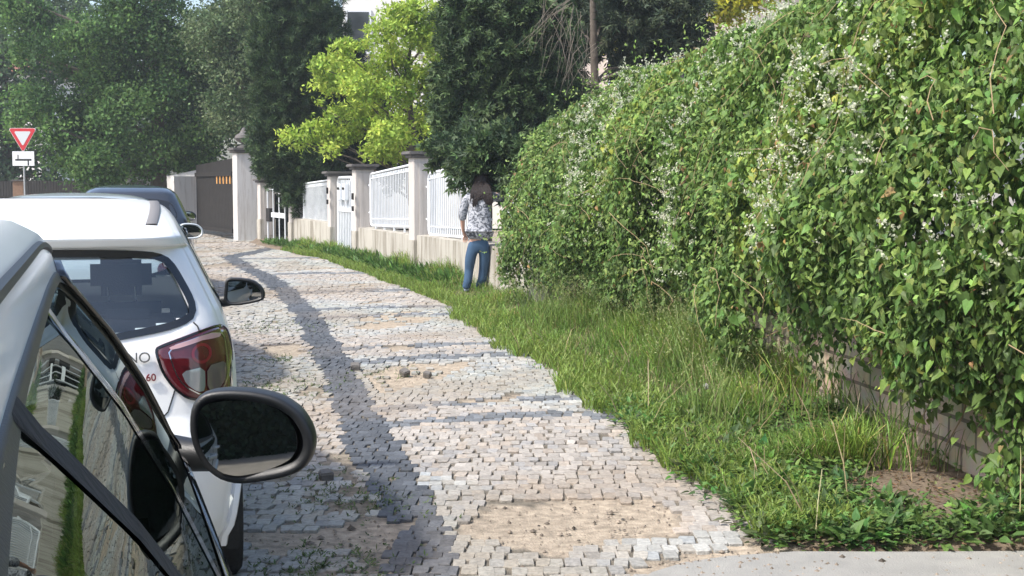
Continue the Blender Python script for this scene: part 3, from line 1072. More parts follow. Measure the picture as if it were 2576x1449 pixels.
# ------------------------------------------------------------------ verge plants
def blades(name, X, Y, Z, H, Wd, lean, col, seed, seed_heads=False):
    r = np.random.default_rng(seed)
    n = len(X)
    a = r.random(n) * 6.283
    dirv = np.stack([np.cos(a), np.sin(a), np.zeros(n)], 1)
    sa = r.random(n) * 6.283
    side = np.stack([np.cos(sa), np.sin(sa), np.zeros(n)], 1)
    B = np.stack([X, Y, Z], 1)
    H = H[:, None]; lean = lean[:, None]; w = Wd[:, None]
    up = np.array([0, 0, 1.0])[None]
    m1 = B + up * H * .45 + dirv * H * lean * .22
    m2 = B + up * H * .82 + dirv * H * lean * .62
    tp = B + up * H * (1 - .25 * lean) + dirv * H * lean * 1.05
    V = np.stack([B - side * w * .5, B + side * w * .5, m1 + side * w * .45, m1 - side * w * .45, m2 + side * w * .3, m2 - side * w * .3, tp + side * w * .05, tp - side * w * .05], 1).reshape(-1, 3)
    b = (np.arange(n) * 8)[:, None, None]
    q = np.array([(0, 1, 2, 3), (3, 2, 4, 5), (5, 4, 6, 7)])
    return np_mesh(name, V, (b + q[None]).reshape(-1, 4), M_GRASS, col=np.repeat(col, 8, 0)), tp


def verge_pts(n, d0, d1, t0, t1, r, bias=1.0):
    y = d0 + (d1 - d0) * r.random(n) ** bias
    t = t0 + (t1 - t0) * r.random(n)
    x = edge_x(y) + t * (wall_x(y) - edge_x(y))
    return x, y, t


def build_verge():
    r = np.random.default_rng(123)
    # grass
    x, y, t = verge_pts(66000, 7.0, 31, -.03, 1.0, r, 1.8)
    P = np.stack([x, y], 1)
    nz = wnoise(P, 131, 2.2, 3); n2 = wnoise(P, 132, 6, 2)
    tall = np.clip(.35 + .8 * t + .5 * nz, .12, 1.4)
    bare = (y < 9.2) & (t > .55 + .15 * n2)
    keep = (~bare | (r.random(len(x)) < .10)) & (t > -.01 + .05 * n2) & (r.random(len(x)) < np.clip(.62 + .75 * nz + (t > .25) * .2, .08, 1))
    keep &= ~((y < 8.2) & (r.random(len(x)) < .25))
    keep &= ~((y > 20) & (t > .55) & (r.random(len(x)) < .4))
    x, y, t, tall, nz = x[keep], y[keep], t[keep], tall[keep], nz[keep]
    n = len(x)
    far = np.clip((y - 16) / 10, 0, 1)
    Hh = tall * (1 + .55 * np.clip(t - .3, 0, 1)) * (.215 - .07 * far) * (.6 + .7 * r.random(n))
    Hh = np.where((y > 15.6) & (y < 18.6), Hh * .5, Hh)
    c = jitter_col((.150, .250, .050), n, r, .28, .08)
    c = np.where((r.random(n) < .12)[:, None], jitter_col((.30, .27, .13), n, r), c)
    c = np.where((nz > .25)[:, None], c * np.array([1.25, 1.15, 1.0]), c)
    go, _ = blades('grass', x, y, verge_h(x, y) - .01, Hh, .006 + .004 * r.random(n) + .004 * far, np.clip(r.normal(.55, .3, n), .05, 1.3), c, 7)
    tag(go, 'long green grass growing along the foot of the wall', 'grass', kind='stuff')
    x, y, t = verge_pts(24000, 5.7, 30, -.13, .30, r, 1.5)
    n = len(x); P = np.stack([x, y], 1)
    kp = (t > .13 * wnoise(P, 135, 3.2, 3) - .01); x, y = x[kp], y[kp]; n = len(x)
    go, _ = blades('short_grass', x, y, verge_h(x, y) - .008, .06 + .10 * r.random(n), .007 + .004 * r.random(n), np.clip(r.normal(.7, .3, n), .1, 1.3), jitter_col((.19, .27, .055), n, r, .25, .07), 17)
    tag(go, 'short bright grass creeping over the edge of the paving', 'grass', kind='stuff')
    # taller seeding grass
    x, y, t = verge_pts(3000, 7.6, 15.2, .25, .95, r, 1.0)
    n = len(x)
    keep = ~((y < 9) & (t > .6)) & (wnoise(np.stack([x, y], 1), 137, 2.6, 2) > .02); x, y, t = x[keep], y[keep], t[keep]; n = len(x)
    Hh = .40 + .28 * r.random(n)
    c = jitter_col((.16, .23, .06), n, r, .2)
    go, tp = blades('seeding_grass', x, y, verge_h(x, y) - .01, Hh, np.full(n, .0055), np.clip(r.normal(.5, .25, n), .1, 1.1), c, 8)
    tag(go, 'tall bent grass with pale seed heads beside the paving', 'grass', kind='stuff')
    m = len(tp); k = np.repeat(np.arange(m), 9)
    sel = r.random(len(k)) < .8
    k = k[sel]
    C = tp[k] + r.normal(0, .006, (len(k), 3)) + np.array([0, 0, 1])[None] * (r.random((len(k), 1)) - .6) * .09
    so = leaf_mesh('grass_seed_head', C, rand_dirs(len(k), r) + np.array([0, 0, .8])[None], rand_dirs(len(k), r), .022, .006, jitter_col((.28, .32, .13), len(k), r), M_GRASS, None, 'quad')
    so.parent = go
    # broad-leaved ground cover at the near end
    m = 1150
    y = 5.55 + 3.4 * r.random(m) ** 1.15; t = r.random(m)
    x = edge_x(y) - .02 + t * (2.95 - edge_x(y))
    soilhole = in_poly(x, y, [tuple(G(*p)[:2]) for p in [(2130, 1110), (2250, 1100), (2480, 1190), (2560, 1275), (2400, 1310), (2180, 1275)]])
    kp = ~(soilhole & (r.random(m) < .93)) & (x < wall_x(y) + .1)
    x, y = x[kp], y[kp]; m = len(x)
    k = np.repeat(np.arange(m), 13)
    a = r.random(len(k)) * 6.283
    el = np.clip(r.normal(.5, .4, len(k)), -.1, 1.3)
    D = np.stack([np.cos(a) * np.cos(el), np.sin(a) * np.cos(el), np.sin(el)], 1)
    C = np.stack([x, y, verge_h(x, y)], 1)[k] + D * (.02 + .10 * r.random((len(k), 1))) * np.array([1, 1, .9])[None]
    sz = (.022 + .05 * r.random(m) ** 2)[k] * (.7 + .6 * r.random(len(k)))
    Nn = unit(np.array([0, 0, 1.0])[None] + rand_dirs(len(k), r) * .5)
    go = leaf_mesh('ground_cover', C, D, Nn, sz, sz * .62, jitter_col((.085, .15, .042), m, r, .3, .14)[k] * (1 + r.normal(0, .15, (len(k), 1))), M_VINELEAF, None, 'heart', .2)
    tag(go, 'low leafy weeds covering the soil beside the concrete pavement', 'ground cover', kind='stuff')
    # small three-leaved weeds mixed in
    m = 900
    y = 5.55 + 3.6 * r.random(m) ** 1.1; t = r.random(m); x = edge_x(y) + t * (2.95 - edge_x(y))
    kp = ~(in_poly(x, y, [tuple(G(*p)[:2]) for p in [(2130, 1110), (2250, 1100), (2480, 1190), (2560, 1275), (2400, 1310), (2180, 1275)]]) & (r.random(m) < .9)) & (x < wall_x(y))
    x, y = x[kp], y[kp]; m = len(x); k = np.repeat(np.arange(m), 7)
    C = np.stack([x, y, verge_h(x, y)], 1)[k] + np.concatenate([r.normal(0, .04, (len(k), 2)), .02 + .09 * r.random((len(k), 1))], 1)
    a = r.random(len(k)) * 6.283
    go = leaf_mesh('clover', C, np.stack([np.cos(a), np.sin(a), .2 + .3 * r.random(len(k))], 1), np.array([0, 0, 1.0])[None] + rand_dirs(len(k), r) * .35, .018 + .02 * r.random(len(k)), .014, jitter_col((.12, .20, .05), m, r, .3, .12)[k], M_GRASS, None, 'pad', .1)
    tag(go, 'small three leaved weeds between the larger ground cover leaves', 'weeds', kind='stuff')
    m = 130
    y = 5.6 + 7 * r.random(m); x = edge_x(y) + r.random(m) * (wall_x(y) - edge_x(y))
    go, _ = blades('dry_stalks', x, y, verge_h(x, y), .18 + .3 * r.random(m), np.full(m, .006), np.clip(r.normal(.6, .4, m), .1, 1.4), jitter_col((.36, .30, .18), m, r, .2), 27)
    tag(go, 'straw coloured dry stalks standing among the verge weeds', 'dry stalks', kind='stuff')
    # dock-like weeds at the foot of the plastered wall
    x, y, t = verge_pts(330, 18.9, 33.5, .45, .98, r, .9)
    m = len(x); k = np.repeat(np.arange(m), 12)
    a = r.random(len(k)) * 6.283; el = np.clip(r.normal(.95, .3, len(k)), .2, 1.5)
    D = np.stack([np.cos(a) * np.cos(el), np.sin(a) * np.cos(el), np.sin(el)], 1)
    szp = (.10 + .20 * r.random(m) * np.clip(1.2 - (y - 20) / 18, .4, 1))[k]
    C = np.stack([x, y, verge_h(x, y)], 1)[k] + r.normal(0, .05, (len(k), 3)) * np.array([1, 1, .2])[None]
    go = leaf_mesh('broadleaf_weeds', C, D, unit(np.cross(D, np.cross(D, np.array([0, 0, 1.0])[None])) * -1 + r.normal(0, .3, (len(k), 3))), szp, szp * .27, jitter_col((.085, .17, .04), len(k), r, .25), M_VINELEAF, None, 'quad', .25)
    tag(go, 'upright broad leaved weeds along the plastered wall base', 'weeds', kind='stuff')
    # litter on the bare soil
    m = 2600
    pts = [G(*p) for p in [(2050, 1100), (2576, 1330)]]
    x = r.uniform(1.05, 2.75, m); y = r.uniform(5.5, 8.8, m)
    kp = (x > edge_x(y) + .12) & (x < wall_x(y) + .05)
    x, y = x[kp], y[kp]; m = len(x)
    C = np.stack([x, y, verge_h(x, y) + .006 + .006 * r.random(m)], 1)
    D = unit(np.stack([r.normal(size=m), r.normal(size=m), r.normal(size=m) * .2], 1))
    lit = leaf_mesh('leaf_litter', C, D, unit(np.array([0, 0, 1.0])[None] + rand_dirs(m, r) * .35), .025 + .03 * r.random(m), .014, jitter_col((.19, .125, .075), m, r, .45), M_GRASS, None, 'quad')
    tag(lit, 'dry brown leaf litter on the bare soil below the vine', 'leaf litter', kind='stuff')
    # moss and small weeds between the setts
    cl = [(670, 822, .30, 50), (700, 908, .14, 26), (690, 965, .22, 40), (960, 940, .18, 18), (860, 1425, .16, 34), (790, 1440, .14, 22), (870, 1245, .16, 34), (940, 1275, .12, 20), (740, 1200, .2, 20), (680, 985, .2, 30)]
    Cs = []
    for (px, py, rad, cnt) in cl:
        g = G(px, py)
        q = np.stack([g.x + r.normal(0, rad, cnt * 3), g.y + r.normal(0, rad * 1.2, cnt * 3)], 1)
        Cs.append(q)
    q = np.concatenate(Cs); z = road_z(q[:, 0], q[:, 1])
    k = np.repeat(np.arange(len(q)), 5)
    a = r.random(len(k)) * 6.283; el = np.clip(r.normal(.5, .3, len(k)), 0, 1.3)
    D = np.stack([np.cos(a) * np.cos(el), np.sin(a) * np.cos(el), np.sin(el)], 1)
    C = np.stack([q[:, 0], q[:, 1], z], 1)[k] + D * .006
    wo = leaf_mesh('paving_weeds', C, D, np.array([0, 0, 1.0])[None] + rand_dirs(len(k), r) * .4, .012 + .022 * r.random(len(k)), .008, jitter_col((.085, .13, .035), len(k), r, .3), M_GRASS, None, 'quad')
    tag(wo, 'small green weeds growing in the joints of the paving', 'weeds', kind='stuff')


build_verge()


def dandelion(px, py, d, label, yellow=False):
    p = AT(px, py, d)
    zb = float(verge_h(np.array([p.x]), np.array([p.y]))[0])
    root = empty('dandelion', (p.x, p.y, zb))
    tag(root, label, 'flower', 'dandelions in the verge')
    h = p.z - zb
    mb = MB(); mb.tube([(0.02, 0.01, 0), (.008, 0, h * .6), (0, 0, h)], .0025, 5)
    mb.build('stem', mat('flower_stalk', (.14, .2, .07), .7), root)
    r = np.random.default_rng(int(px))
    n = 260
    D = rand_dirs(n, r)
    rad = .021 if not yellow else .015
    if yellow: D[:, 2] = np.abs(D[:, 2]) * .5
    C = np.array([0, 0, h])[None] + D * rad * .25
    c = jitter_col((.62, .63, .60) if not yellow else (.75, .55, .03), n, r, .08)
    leaf_mesh('seed_head' if not yellow else 'flower_head', C, D, rand_dirs(n, r), rad * .9, .008, c, M_GRASS, root, 'quad', 0)


dandelion(1290, 800, 16.0, 'white dandelion clock farthest from the camera, above the paving edge')
dandelion(1313, 822, 15.2, 'white dandelion clock in the second place from the far end')
dandelion(1268, 833, 15.4, 'white dandelion clock leaning over the edge of the setts')
dandelion(1776, 972, 9.3, 'fluffy white dandelion clock in front of the vine hem')
dandelion(1650, 1002, 9.6, 'small white dandelion clock among tall grass in mid verge')
dandelion(1672, 1018, 9.5, 'yellow dandelion flower in the long grass', True)
dandelion(2232, 1255, 7.2, 'white daisy like flower head on the low weeds by bare soil')
dandelion(2322, 1258, 7.25, 'white flower head at the edge of the leaf litter')


def loose_stone(px, py, s, rz, label):
    g = G(px, py)
    bm = bmesh.new()
    bmesh.ops.create_cube(bm, size=1)
    rr = random.Random(int(px))
    for v in bm.verts:
        v.co = Vector((v.co.x * s * rr.uniform(.8, 1.1), v.co.y * s * rr.uniform(.9, 1.2), v.co.z * s * rr.uniform(.6, .85)))
    bmesh.ops.bevel(bm, geom=bm.edges[:], offset=s * .1, segments=2, affect='EDGES')
    bmesh.ops.rotate(bm, verts=bm.verts[:], cent=(0, 0, 0), matrix=Matrix.Rotation(rr.uniform(.1, .4), 3, 'X') @ Matrix.Rotation(rz, 3, 'Z'))
    me = bpy.data.meshes.new('loose_cobblestone'); bm.to_mesh(me); bm.free()
    o = link_mesh('loose_cobblestone', me, mat('dark_loose_stone', (.13, .12, .11), .8, bump=(40, .4)))
    o.location = (g.x, g.y, s * .33 + float(road_z(g.x, g.y)))
    tag(o, label, 'cobblestone', 'loose stones on the paving')


loose_stone(820, 1203, .075, .4, 'dark square loose stone lying just right of the near mirror')
loose_stone(895, 932, .085, .1, 'dark loose stone sitting on the dark paving band')
loose_stone(1018, 942, .07, .7, 'loose stone left of a small hollow in the paving')
loose_stone(1075, 946, .06, 1.2, 'loose stone right of a small hollow in the paving')
# ------------------------------------------------------------------ cars
def interp(tab, z):
    t = np.array(tab, float)
    return np.interp(z, t[:, 0], t[:, 1])


class Shape:
    """car body as stacked plan outlines: tables over height for tail, nose, half width and corner radii"""
    def __init__(s, yr, yf, w, rr, rf, L, bow=.05, barrel=.045):
        s.barrel = barrel
        s.yr, s.yf, s.w, s.rr, s.rf, s.L, s.bow = yr, yf, w, rr, rf, L, bow

    def par(s, z):
        return [interp(t, z) for t in (s.yr, s.yf, s.w, s.rr, s.rf)]

    def wy(s, z, y):
        """half width at height z and length y, corners included"""
        yr, yf, w, rr, rf = s.par(z)
        ym, h = (yr + yf) / 2, np.maximum((yf - yr) / 2, .01)
        side = w * (1 - s.barrel * np.clip(np.abs((y - ym) / h), 0, 1) ** 3)
        a = np.clip((yr + s.bow + rr * 1.15 - y) / np.maximum(rr * 1.15, .01), 0, 1)
        b = np.clip((y - (yf - s.bow - rf * 1.3)) / np.maximum(rf * 1.3, .01), 0, 1)
        return side - rr * (1 - np.sqrt(1 - a ** 2)) - rf * (1 - np.sqrt(1 - b ** 2))

    def y_rear(s, z, x):
        yr, yf, w, rr, rf = s.par(z)
        x = np.abs(x); w = w * (1 - s.barrel * .96)
        base = yr + s.bow * (x / np.maximum(w, .05)) ** 2
        a = np.clip((x - (w - rr)) / np.maximum(rr, .01), 0, 1)
        return base + rr * 1.15 * (1 - np.sqrt(np.maximum(1 - a ** 2, 0)))

    def y_front(s, z, x):
        yr, yf, w, rr, rf = s.par(z)
        x = np.abs(x); w = w * (1 - s.barrel * .96)
        base = yf - s.bow * (x / np.maximum(w, .05)) ** 2
        a = np.clip((x - (w - rf)) / np.maximum(rf, .01), 0, 1)
        return base - rf * 1.3 * (1 - np.sqrt(np.maximum(1 - a ** 2, 0)))

    def outline(s, z, nr=16, nc=12, ns=100, nf=10):
        """right half from rear centre to front centre"""
        yr, yf, w, rr, rf = s.par(z)
        we = w * (1 - s.barrel * .96)
        pts = []
        for i in range(nr):
            x = (we - rr) * i / nr
            pts.append((x, float(s.y_rear(z, x))))
        for i in range(nc):
            a = (i / nc) * pi / 2
            x = we - rr + rr * sin(a)
            pts.append((x, float(s.y_rear(z, x))))
        ya = pts[-1][1]
        ya = float(s.y_rear(z, we)); yb = float(s.y_front(z, we))
        for i in range(ns + 1):
            y = ya + (yb - ya) * i / ns
            t = (y - (yr + yf) / 2) / max((yf - yr) / 2, .01)
            x = w * (1 - s.barrel * min(1, abs(t)) ** 3)
            pts.append((x, y))
        for i in range(1, nc + 1):
            a = pi / 2 * (1 - i / nc)
            x = we - rf + rf * sin(a)
            pts.append((x, float(s.y_front(z, x))))
        for i in range(1, nf + 1):
            x = (we - rf) * (1 - i / nf)
            pts.append((x, float(s.y_front(z, x))))
        return pts


def project(shape, face, a, z, off):
    if face == 'rear':
        y = shape.y_rear(z, a) - off
        return np.stack([a, y, z], -1)
    if face == 'front':
        y = shape.y_front(z, a) + off
        return np.stack([a, y, z], -1)
    sgn = 1 if face == 'right' else -1
    x = (shape.wy(z, a) + off) * sgn
    return np.stack([x, a, z], -1)


def resample(poly, n):
    p = np.array(list(poly) + [poly[0]], float)
    d = np.concatenate([[0], np.cumsum(np.linalg.norm(np.diff(p, axis=0), axis=1))])
    t = np.linspace(0, d[-1], n, endpoint=False)
    return np.stack([np.interp(t, d, p[:, 0]), np.interp(t, d, p[:, 1])], 1)


def round_poly(poly, it=2):
    p = np.array(poly, float)
    for _ in range(it):
        q = np.roll(p, -1, 0)
        p = np.stack([p * .8 + q * .2, p * .2 + q * .8], 1).reshape(-1, 2)
    return p


def inset(P, d):
    """inset a closed counter/clockwise polyline by distance d"""
    a = np.roll(P, 1, 0); b = np.roll(P, -1, 0)
    t = unit(b - a)
    nrm = np.stack([-t[:, 1], t[:, 0]], 1)
    area = (P[:, 0] * np.roll(P[:, 1], -1) - np.roll(P[:, 0], -1) * P[:, 1]).sum()
    if area < 0: nrm = -nrm
    return P + nrm * d


def patch(name, shape, face, poly, off, material, parent, inner=None, rings=7, n=96, thick=0.0):
    """surface patch hugging the body; with inner it is a ring between poly and inner"""
    P = resample(poly, n)
    if inner is None:
        c = P.mean(0)
        lev = [P * (1 - t) + c * t for t in np.linspace(0, .98, rings)]
    else:
        Q = resample(inner, n)
        sh = np.argmin(((Q[None] - P[:1]) ** 2).sum(2))
        Q = np.roll(Q, -sh, 0)
        lev = [P * (1 - t) + Q * t for t in np.linspace(0, 1, 3)]
    V = []
    for l in lev:
        V.append(project(shape, face, l[:, 0], l[:, 1], off))
    if thick > 0:
        V.insert(0, project(shape, face, lev[0][:, 0], lev[0][:, 1], off - thick))
    m = len(V)
    V = np.concatenate(V, 0)
    i = np.arange(n); j = (i + 1) % n
    Fs = [np.stack([k * n + i, k * n + j, (k + 1) * n + j, (k + 1) * n + i], 1) for k in range(m - 1)]
    Fs = np.concatenate(Fs, 0)
    o = np_mesh(name, V, Fs, material, parent, smooth=True)
    if inner is None:
        bm = bmesh.new(); bm.from_mesh(o.data); bm.verts.ensure_lookup_table()
        bm.faces.new([bm.verts[(m - 1) * n + k] for k in range(n)])
        bmesh.ops.recalc_face_normals(bm, faces=bm.faces[:])
        for f in bm.faces: f.smooth = True
        bm.to_mesh(o.data); bm.free()
    return o


def car_body(shape, zs, holes, wheels, wheel_r, material, parent):
    """holes: list of (face, polygon) cut away; wheels: list of y positions"""
    outl = [shape.outline(z) for z in zs]
    n = len(outl[0])
    R = np.array([[(x, y, z) for (x, y) in o] for o, z in zip(outl, zs)])
    Lf = R[:, ::-1].copy(); Lf[:, :, 0] *= -1
    A = np.concatenate([R, Lf[:, 1:-1]], 1)
    nz, m = A.shape[:2]
    ctr = (A + np.roll(A, -1, 1)) * .5
    ctr = (ctr[:-1] + ctr[1:]) * .5
    d1 = np.roll(A, -1, 1)[:-1] - A[:-1]; d2 = A[1:] - A[:-1]
    nr = np.cross(d1, d2)
    keep = np.ones((nz - 1, m), bool)
    for face, poly in holes:
        if face in ('rear', 'front'):
            ok = in_poly(ctr[..., 0], ctr[..., 2], poly) & ((ctr[..., 1] < shape.L * .5) if face == 'rear' else (ctr[..., 1] > shape.L * .5))
        else:
            sgn = 1 if face == 'right' else -1
            ok = in_poly(ctr[..., 1], ctr[..., 2], poly) & (ctr[..., 0] * sgn > .2) & (np.abs(ctr[..., 0]) > shape.wy(ctr[..., 2], ctr[..., 1]) - .03)
        keep &= ~ok
    for wy in wheels:
        keep &= ~(((ctr[..., 1] - wy) ** 2 + (ctr[..., 2] - wheel_r) ** 2 < (wheel_r + .055) ** 2) & (np.abs(ctr[..., 0]) > .5))
    idx = np.arange(nz * m).reshape(nz, m)
    q = np.stack([idx[:-1], np.roll(idx, -1, 1)[:-1], np.roll(idx, -1, 1)[1:], idx[1:]], 2)[keep]
    o = np_mesh('body', A.reshape(-1, 3), q, material, parent, smooth=True)
    bm = bmesh.new(); bm.from_mesh(o.data); bm.verts.ensure_lookup_table()
    f = bm.faces.new([bm.verts[int(i)] for i in idx[-1]]); f.smooth = True
    f = bm.faces.new([bm.verts[int(i)] for i in idx[0][::-1]])
    lo = [v for v in bm.verts if not v.link_faces]
    bmesh.ops.delete(bm, geom=lo, context='VERTS')
    bm.to_mesh(o.data); bm.free()
    return o


def wheel(parent, x, y, r, wdt, sgn):
    pr = [(r * .62, -wdt * .5), (r * .9, -wdt * .5), (r * .98, -wdt * .38), (r, -wdt * .2), (r, wdt * .2), (r * .98, wdt * .38), (r * .9, wdt * .5), (r * .62, wdt * .5)]
    mb = MB(); mb.lathe(pr, (0, 0, 0), 40, 'X')
    t = mb.build('wheel', M_RUBBER, parent, True)
    t.location = (x, y, r)
    mb = MB()
    fx = sgn * wdt * .40
    mb.lathe([(r * .66, fx + sgn * .012), (r * .60, fx + sgn * .016), (r * .56, fx - sgn * .03)], (0, 0, 0), 32, 'X')
    for k in range(8):
        a = 2 * pi * k / 8
        mb.tube([(fx, 0, 0), (fx, cos(a) * r * .6, sin(a) * r * .6)], [.035, .02], 6)
    mb.lathe([(.05, fx - .01), (.05, fx + sgn * .02), (.0, fx + sgn * .025)], (0, 0, 0), 16, 'X')
    mb.build('rim', M_ALLOY, t, True)
    return t


def arch_ring(parent, shape, y, r, sgn, material):
    mb = MB(); pts = []
    for k in range(33):
        a = -.25 + (pi + .5) * k / 32
        yy = y + cos(a) * (r + .05); zz = max(.13, r + sin(a) * (r + .05))
        x = float(shape.wy(np.array(max(zz, .24)), np.array(yy))) + .002
        pts.append((sgn * x, yy, zz))
    mb.tube(pts, .02, 6)
    o = mb.build('wheel_arch', material, parent, True)
    # dark liner
    V = []; Fs = []
    for k in range(17):
        a = pi * k / 16 * 1.2 - .3
        for xx in (.45, .80):
            V.append((sgn * xx, y + cos(a) * (r + .045), max(.15, r + sin(a) * (r + .045))))
    for k in range(16): Fs.append((2 * k, 2 * k + 1, 2 * k + 3, 2 * k + 2))
    Fs.append(tuple(range(0, 34, 2)))
    me = bpy.data.meshes.new('wheel_liner'); me.from_pydata(V, [], Fs)
    link_mesh('wheel_liner', me, M_RUBBER, o)


def mirror(parent, outline, origin, depth, arm, sgn, shell_mat, glass_in=.02, yaw=0.0, tilt=(0, 0), n=48):
    """outline: (x, z) points round the face seen from behind the car, metres; origin: face centre in car space"""
    P = resample(round_poly(outline, 2), n)
    if sgn < 0: P = P * np.array([-1, 1])
    c = P.mean(0)
    rings = []
    for (t, y) in ((.0, .0), (-.03, .012), (-.045, .035), (-.02, depth * .55), (.12, depth * .82), (.42, depth * .97), (.85, depth)):
        q = P * (1 - t) + c * t
        rings.append(np.stack([q[:, 0], np.full(n, y), q[:, 1]], 1))
    inner = inset(P, glass_in * .55)
    rings.insert(0, np.stack([inner[:, 0], np.full(n, .0), inner[:, 1]], 1))
    inner2 = inset(P, glass_in)
    rings.insert(0, np.stack([inner2[:, 0], np.full(n, .016), inner2[:, 1]], 1))
    V = np.concatenate(rings); m = len(rings)
    i = np.arange(n); j = (i + 1) % n
    Fs = np.concatenate([np.stack([k * n + i, k * n + j, (k + 1) * n + j, (k + 1) * n + i], 1) for k in range(m - 1)])
    o = np_mesh('side_mirror', V, Fs, shell_mat, parent, smooth=True)
    bm = bmesh.new(); bm.from_mesh(o.data); bm.verts.ensure_lookup_table()
    bm.faces.new([bm.verts[(m - 1) * n + k] for k in range(n)])
    bmesh.ops.recalc_face_normals(bm, faces=bm.faces[:]); bm.to_mesh(o.data); bm.free()
    o.location = origin
    o.rotation_euler = (0, 0, yaw)
    # slightly convex glass
    rg = []
    gi = inset(P, glass_in * .9)
    w = np.abs(gi - c).max()
    for t in np.linspace(0, .97, 9):
        q = gi * (1 - t) + c * t
        rr = ((q - c) ** 2).sum(1) / w ** 2
        rg.append(np.stack([q[:, 0], .012 - .006 * (1 - np.clip(rr, 0, 1)), q[:, 1]], 1))
    V = np.concatenate(rg); m = len(rg)
    Fs = np.concatenate([np.stack([k * n + i, k * n + j, (k + 1) * n + j, (k + 1) * n + i], 1) for k in range(m - 1)])
    g = np_mesh('mirror_glass', V, Fs, M_MIRROR, o, smooth=True)
    bm = bmesh.new(); bm.from_mesh(g.data); bm.verts.ensure_lookup_table()
    bm.faces.new([bm.verts[(m - 1) * n + k] for k in range(n)])
    bmesh.ops.recalc_face_normals(bm, faces=bm.faces[:])
    for f in bm.faces: f.smooth = True
    bm.to_mesh(g.data); bm.free()
    g.location = (c[0], 0, c[1]); g.rotation_euler = (tilt[0], 0, tilt[1])
    for v in g.data.vertices: v.co = v.co - Vector((c[0], 0, c[1]))
    a = MB()
    A, B, r0, r1 = arm
    A = Vector((A[0] * sgn, A[1], A[2])); B = Vector((B[0] * sgn, B[1], B[2]))
    a.tube([A - Vector(origin), (A.lerp(B, .5)) - Vector(origin) + Vector((0, .0, -.004)), B - Vector(origin)], [r0, (r0 + r1) / 2, r1], 14)
    a.build('mirror_arm', M_BLACKPL, o, True)
    return o


def headrest_seat(parent, x, y, z0=.35, zt=1.02, w=.46, head=True):
    mb = MB()
    mb.box((x, y + .22, z0 + .08), (w, .5, .16), 0, .05)
    mb.box((x, y, (z0 + zt) / 2 + .04), (w, .13, zt - z0 - .02), 0, .055)
    s = mb.build('seat', M_SEAT, parent, True)
    if head:
        mb = MB()
        mb.box((x, y, zt + .155), (.27, .10, .19), 0, .045)
        h = mb.build('headrest', M_SEAT, s, True)
        for d in (-.06, .06):
            mb = MB(); mb.tube([(x + d, y, zt - .05), (x + d, y, zt + .1)], .007, 6)
            mb.build('headrest_post', M_CHROME, s)


def cabin(parent, L, zf=.30, w=.66, steering=True, yfront=2.35):
    mb = MB()
    mb.box((0, L * .45, zf), (w * 2, L * .62, .04))
    mb.box((0, yfront + .12, .72), (w * 1.9, .35, .36), 0, .05)
    mb.build('cabin_floor', M_INTERIOR, parent)
    if steering:
        mb = MB()
        V = [(-.36 + cos(a) * .185, yfront - .22 - sin(a) * .07, .93 + sin(a) * .175) for a in np.linspace(0, 2 * pi, 25)]
        mb.tube(V, .014, 8, False)
        mb.tube([(-.54, yfront - .22, .93), (-.18, yfront - .22, .93)], .018, 6)
        mb.tube([(-.36, yfront - .22, .93), (-.36, yfront + .05, .85)], .03, 8)
        mb.build('steering_wheel', M_BLACKPL, parent, True)


def text_mesh(name, txt, size, material, parent, loc, rx=pi / 2, rz=0.0, depth=.004, bold=0.0):
    cu = bpy.data.curves.new(name, 'FONT')
    cu.body = txt; cu.size = size; cu.extrude = depth; cu.align_x = 'RIGHT'; cu.offset = bold
    t = bpy.data.objects.new(name + '_tmp', cu)
    COL.objects.link(t)
    dg = bpy.context.evaluated_depsgraph_get()
    me = bpy.data.meshes.new_from_object(t.evaluated_get(dg))
    bpy.data.objects.remove(t)
    me.materials.clear()
    o = link_mesh(name, me, material, parent)
    o.location = loc
    o.rotation_euler = (rx, 0, rz)
    return o


def zlevels(lo, hi, n=80, extra=()):
    z = np.linspace(lo, hi, n)
    return np.unique(np.round(np.concatenate([z, np.array(extra)]), 4))


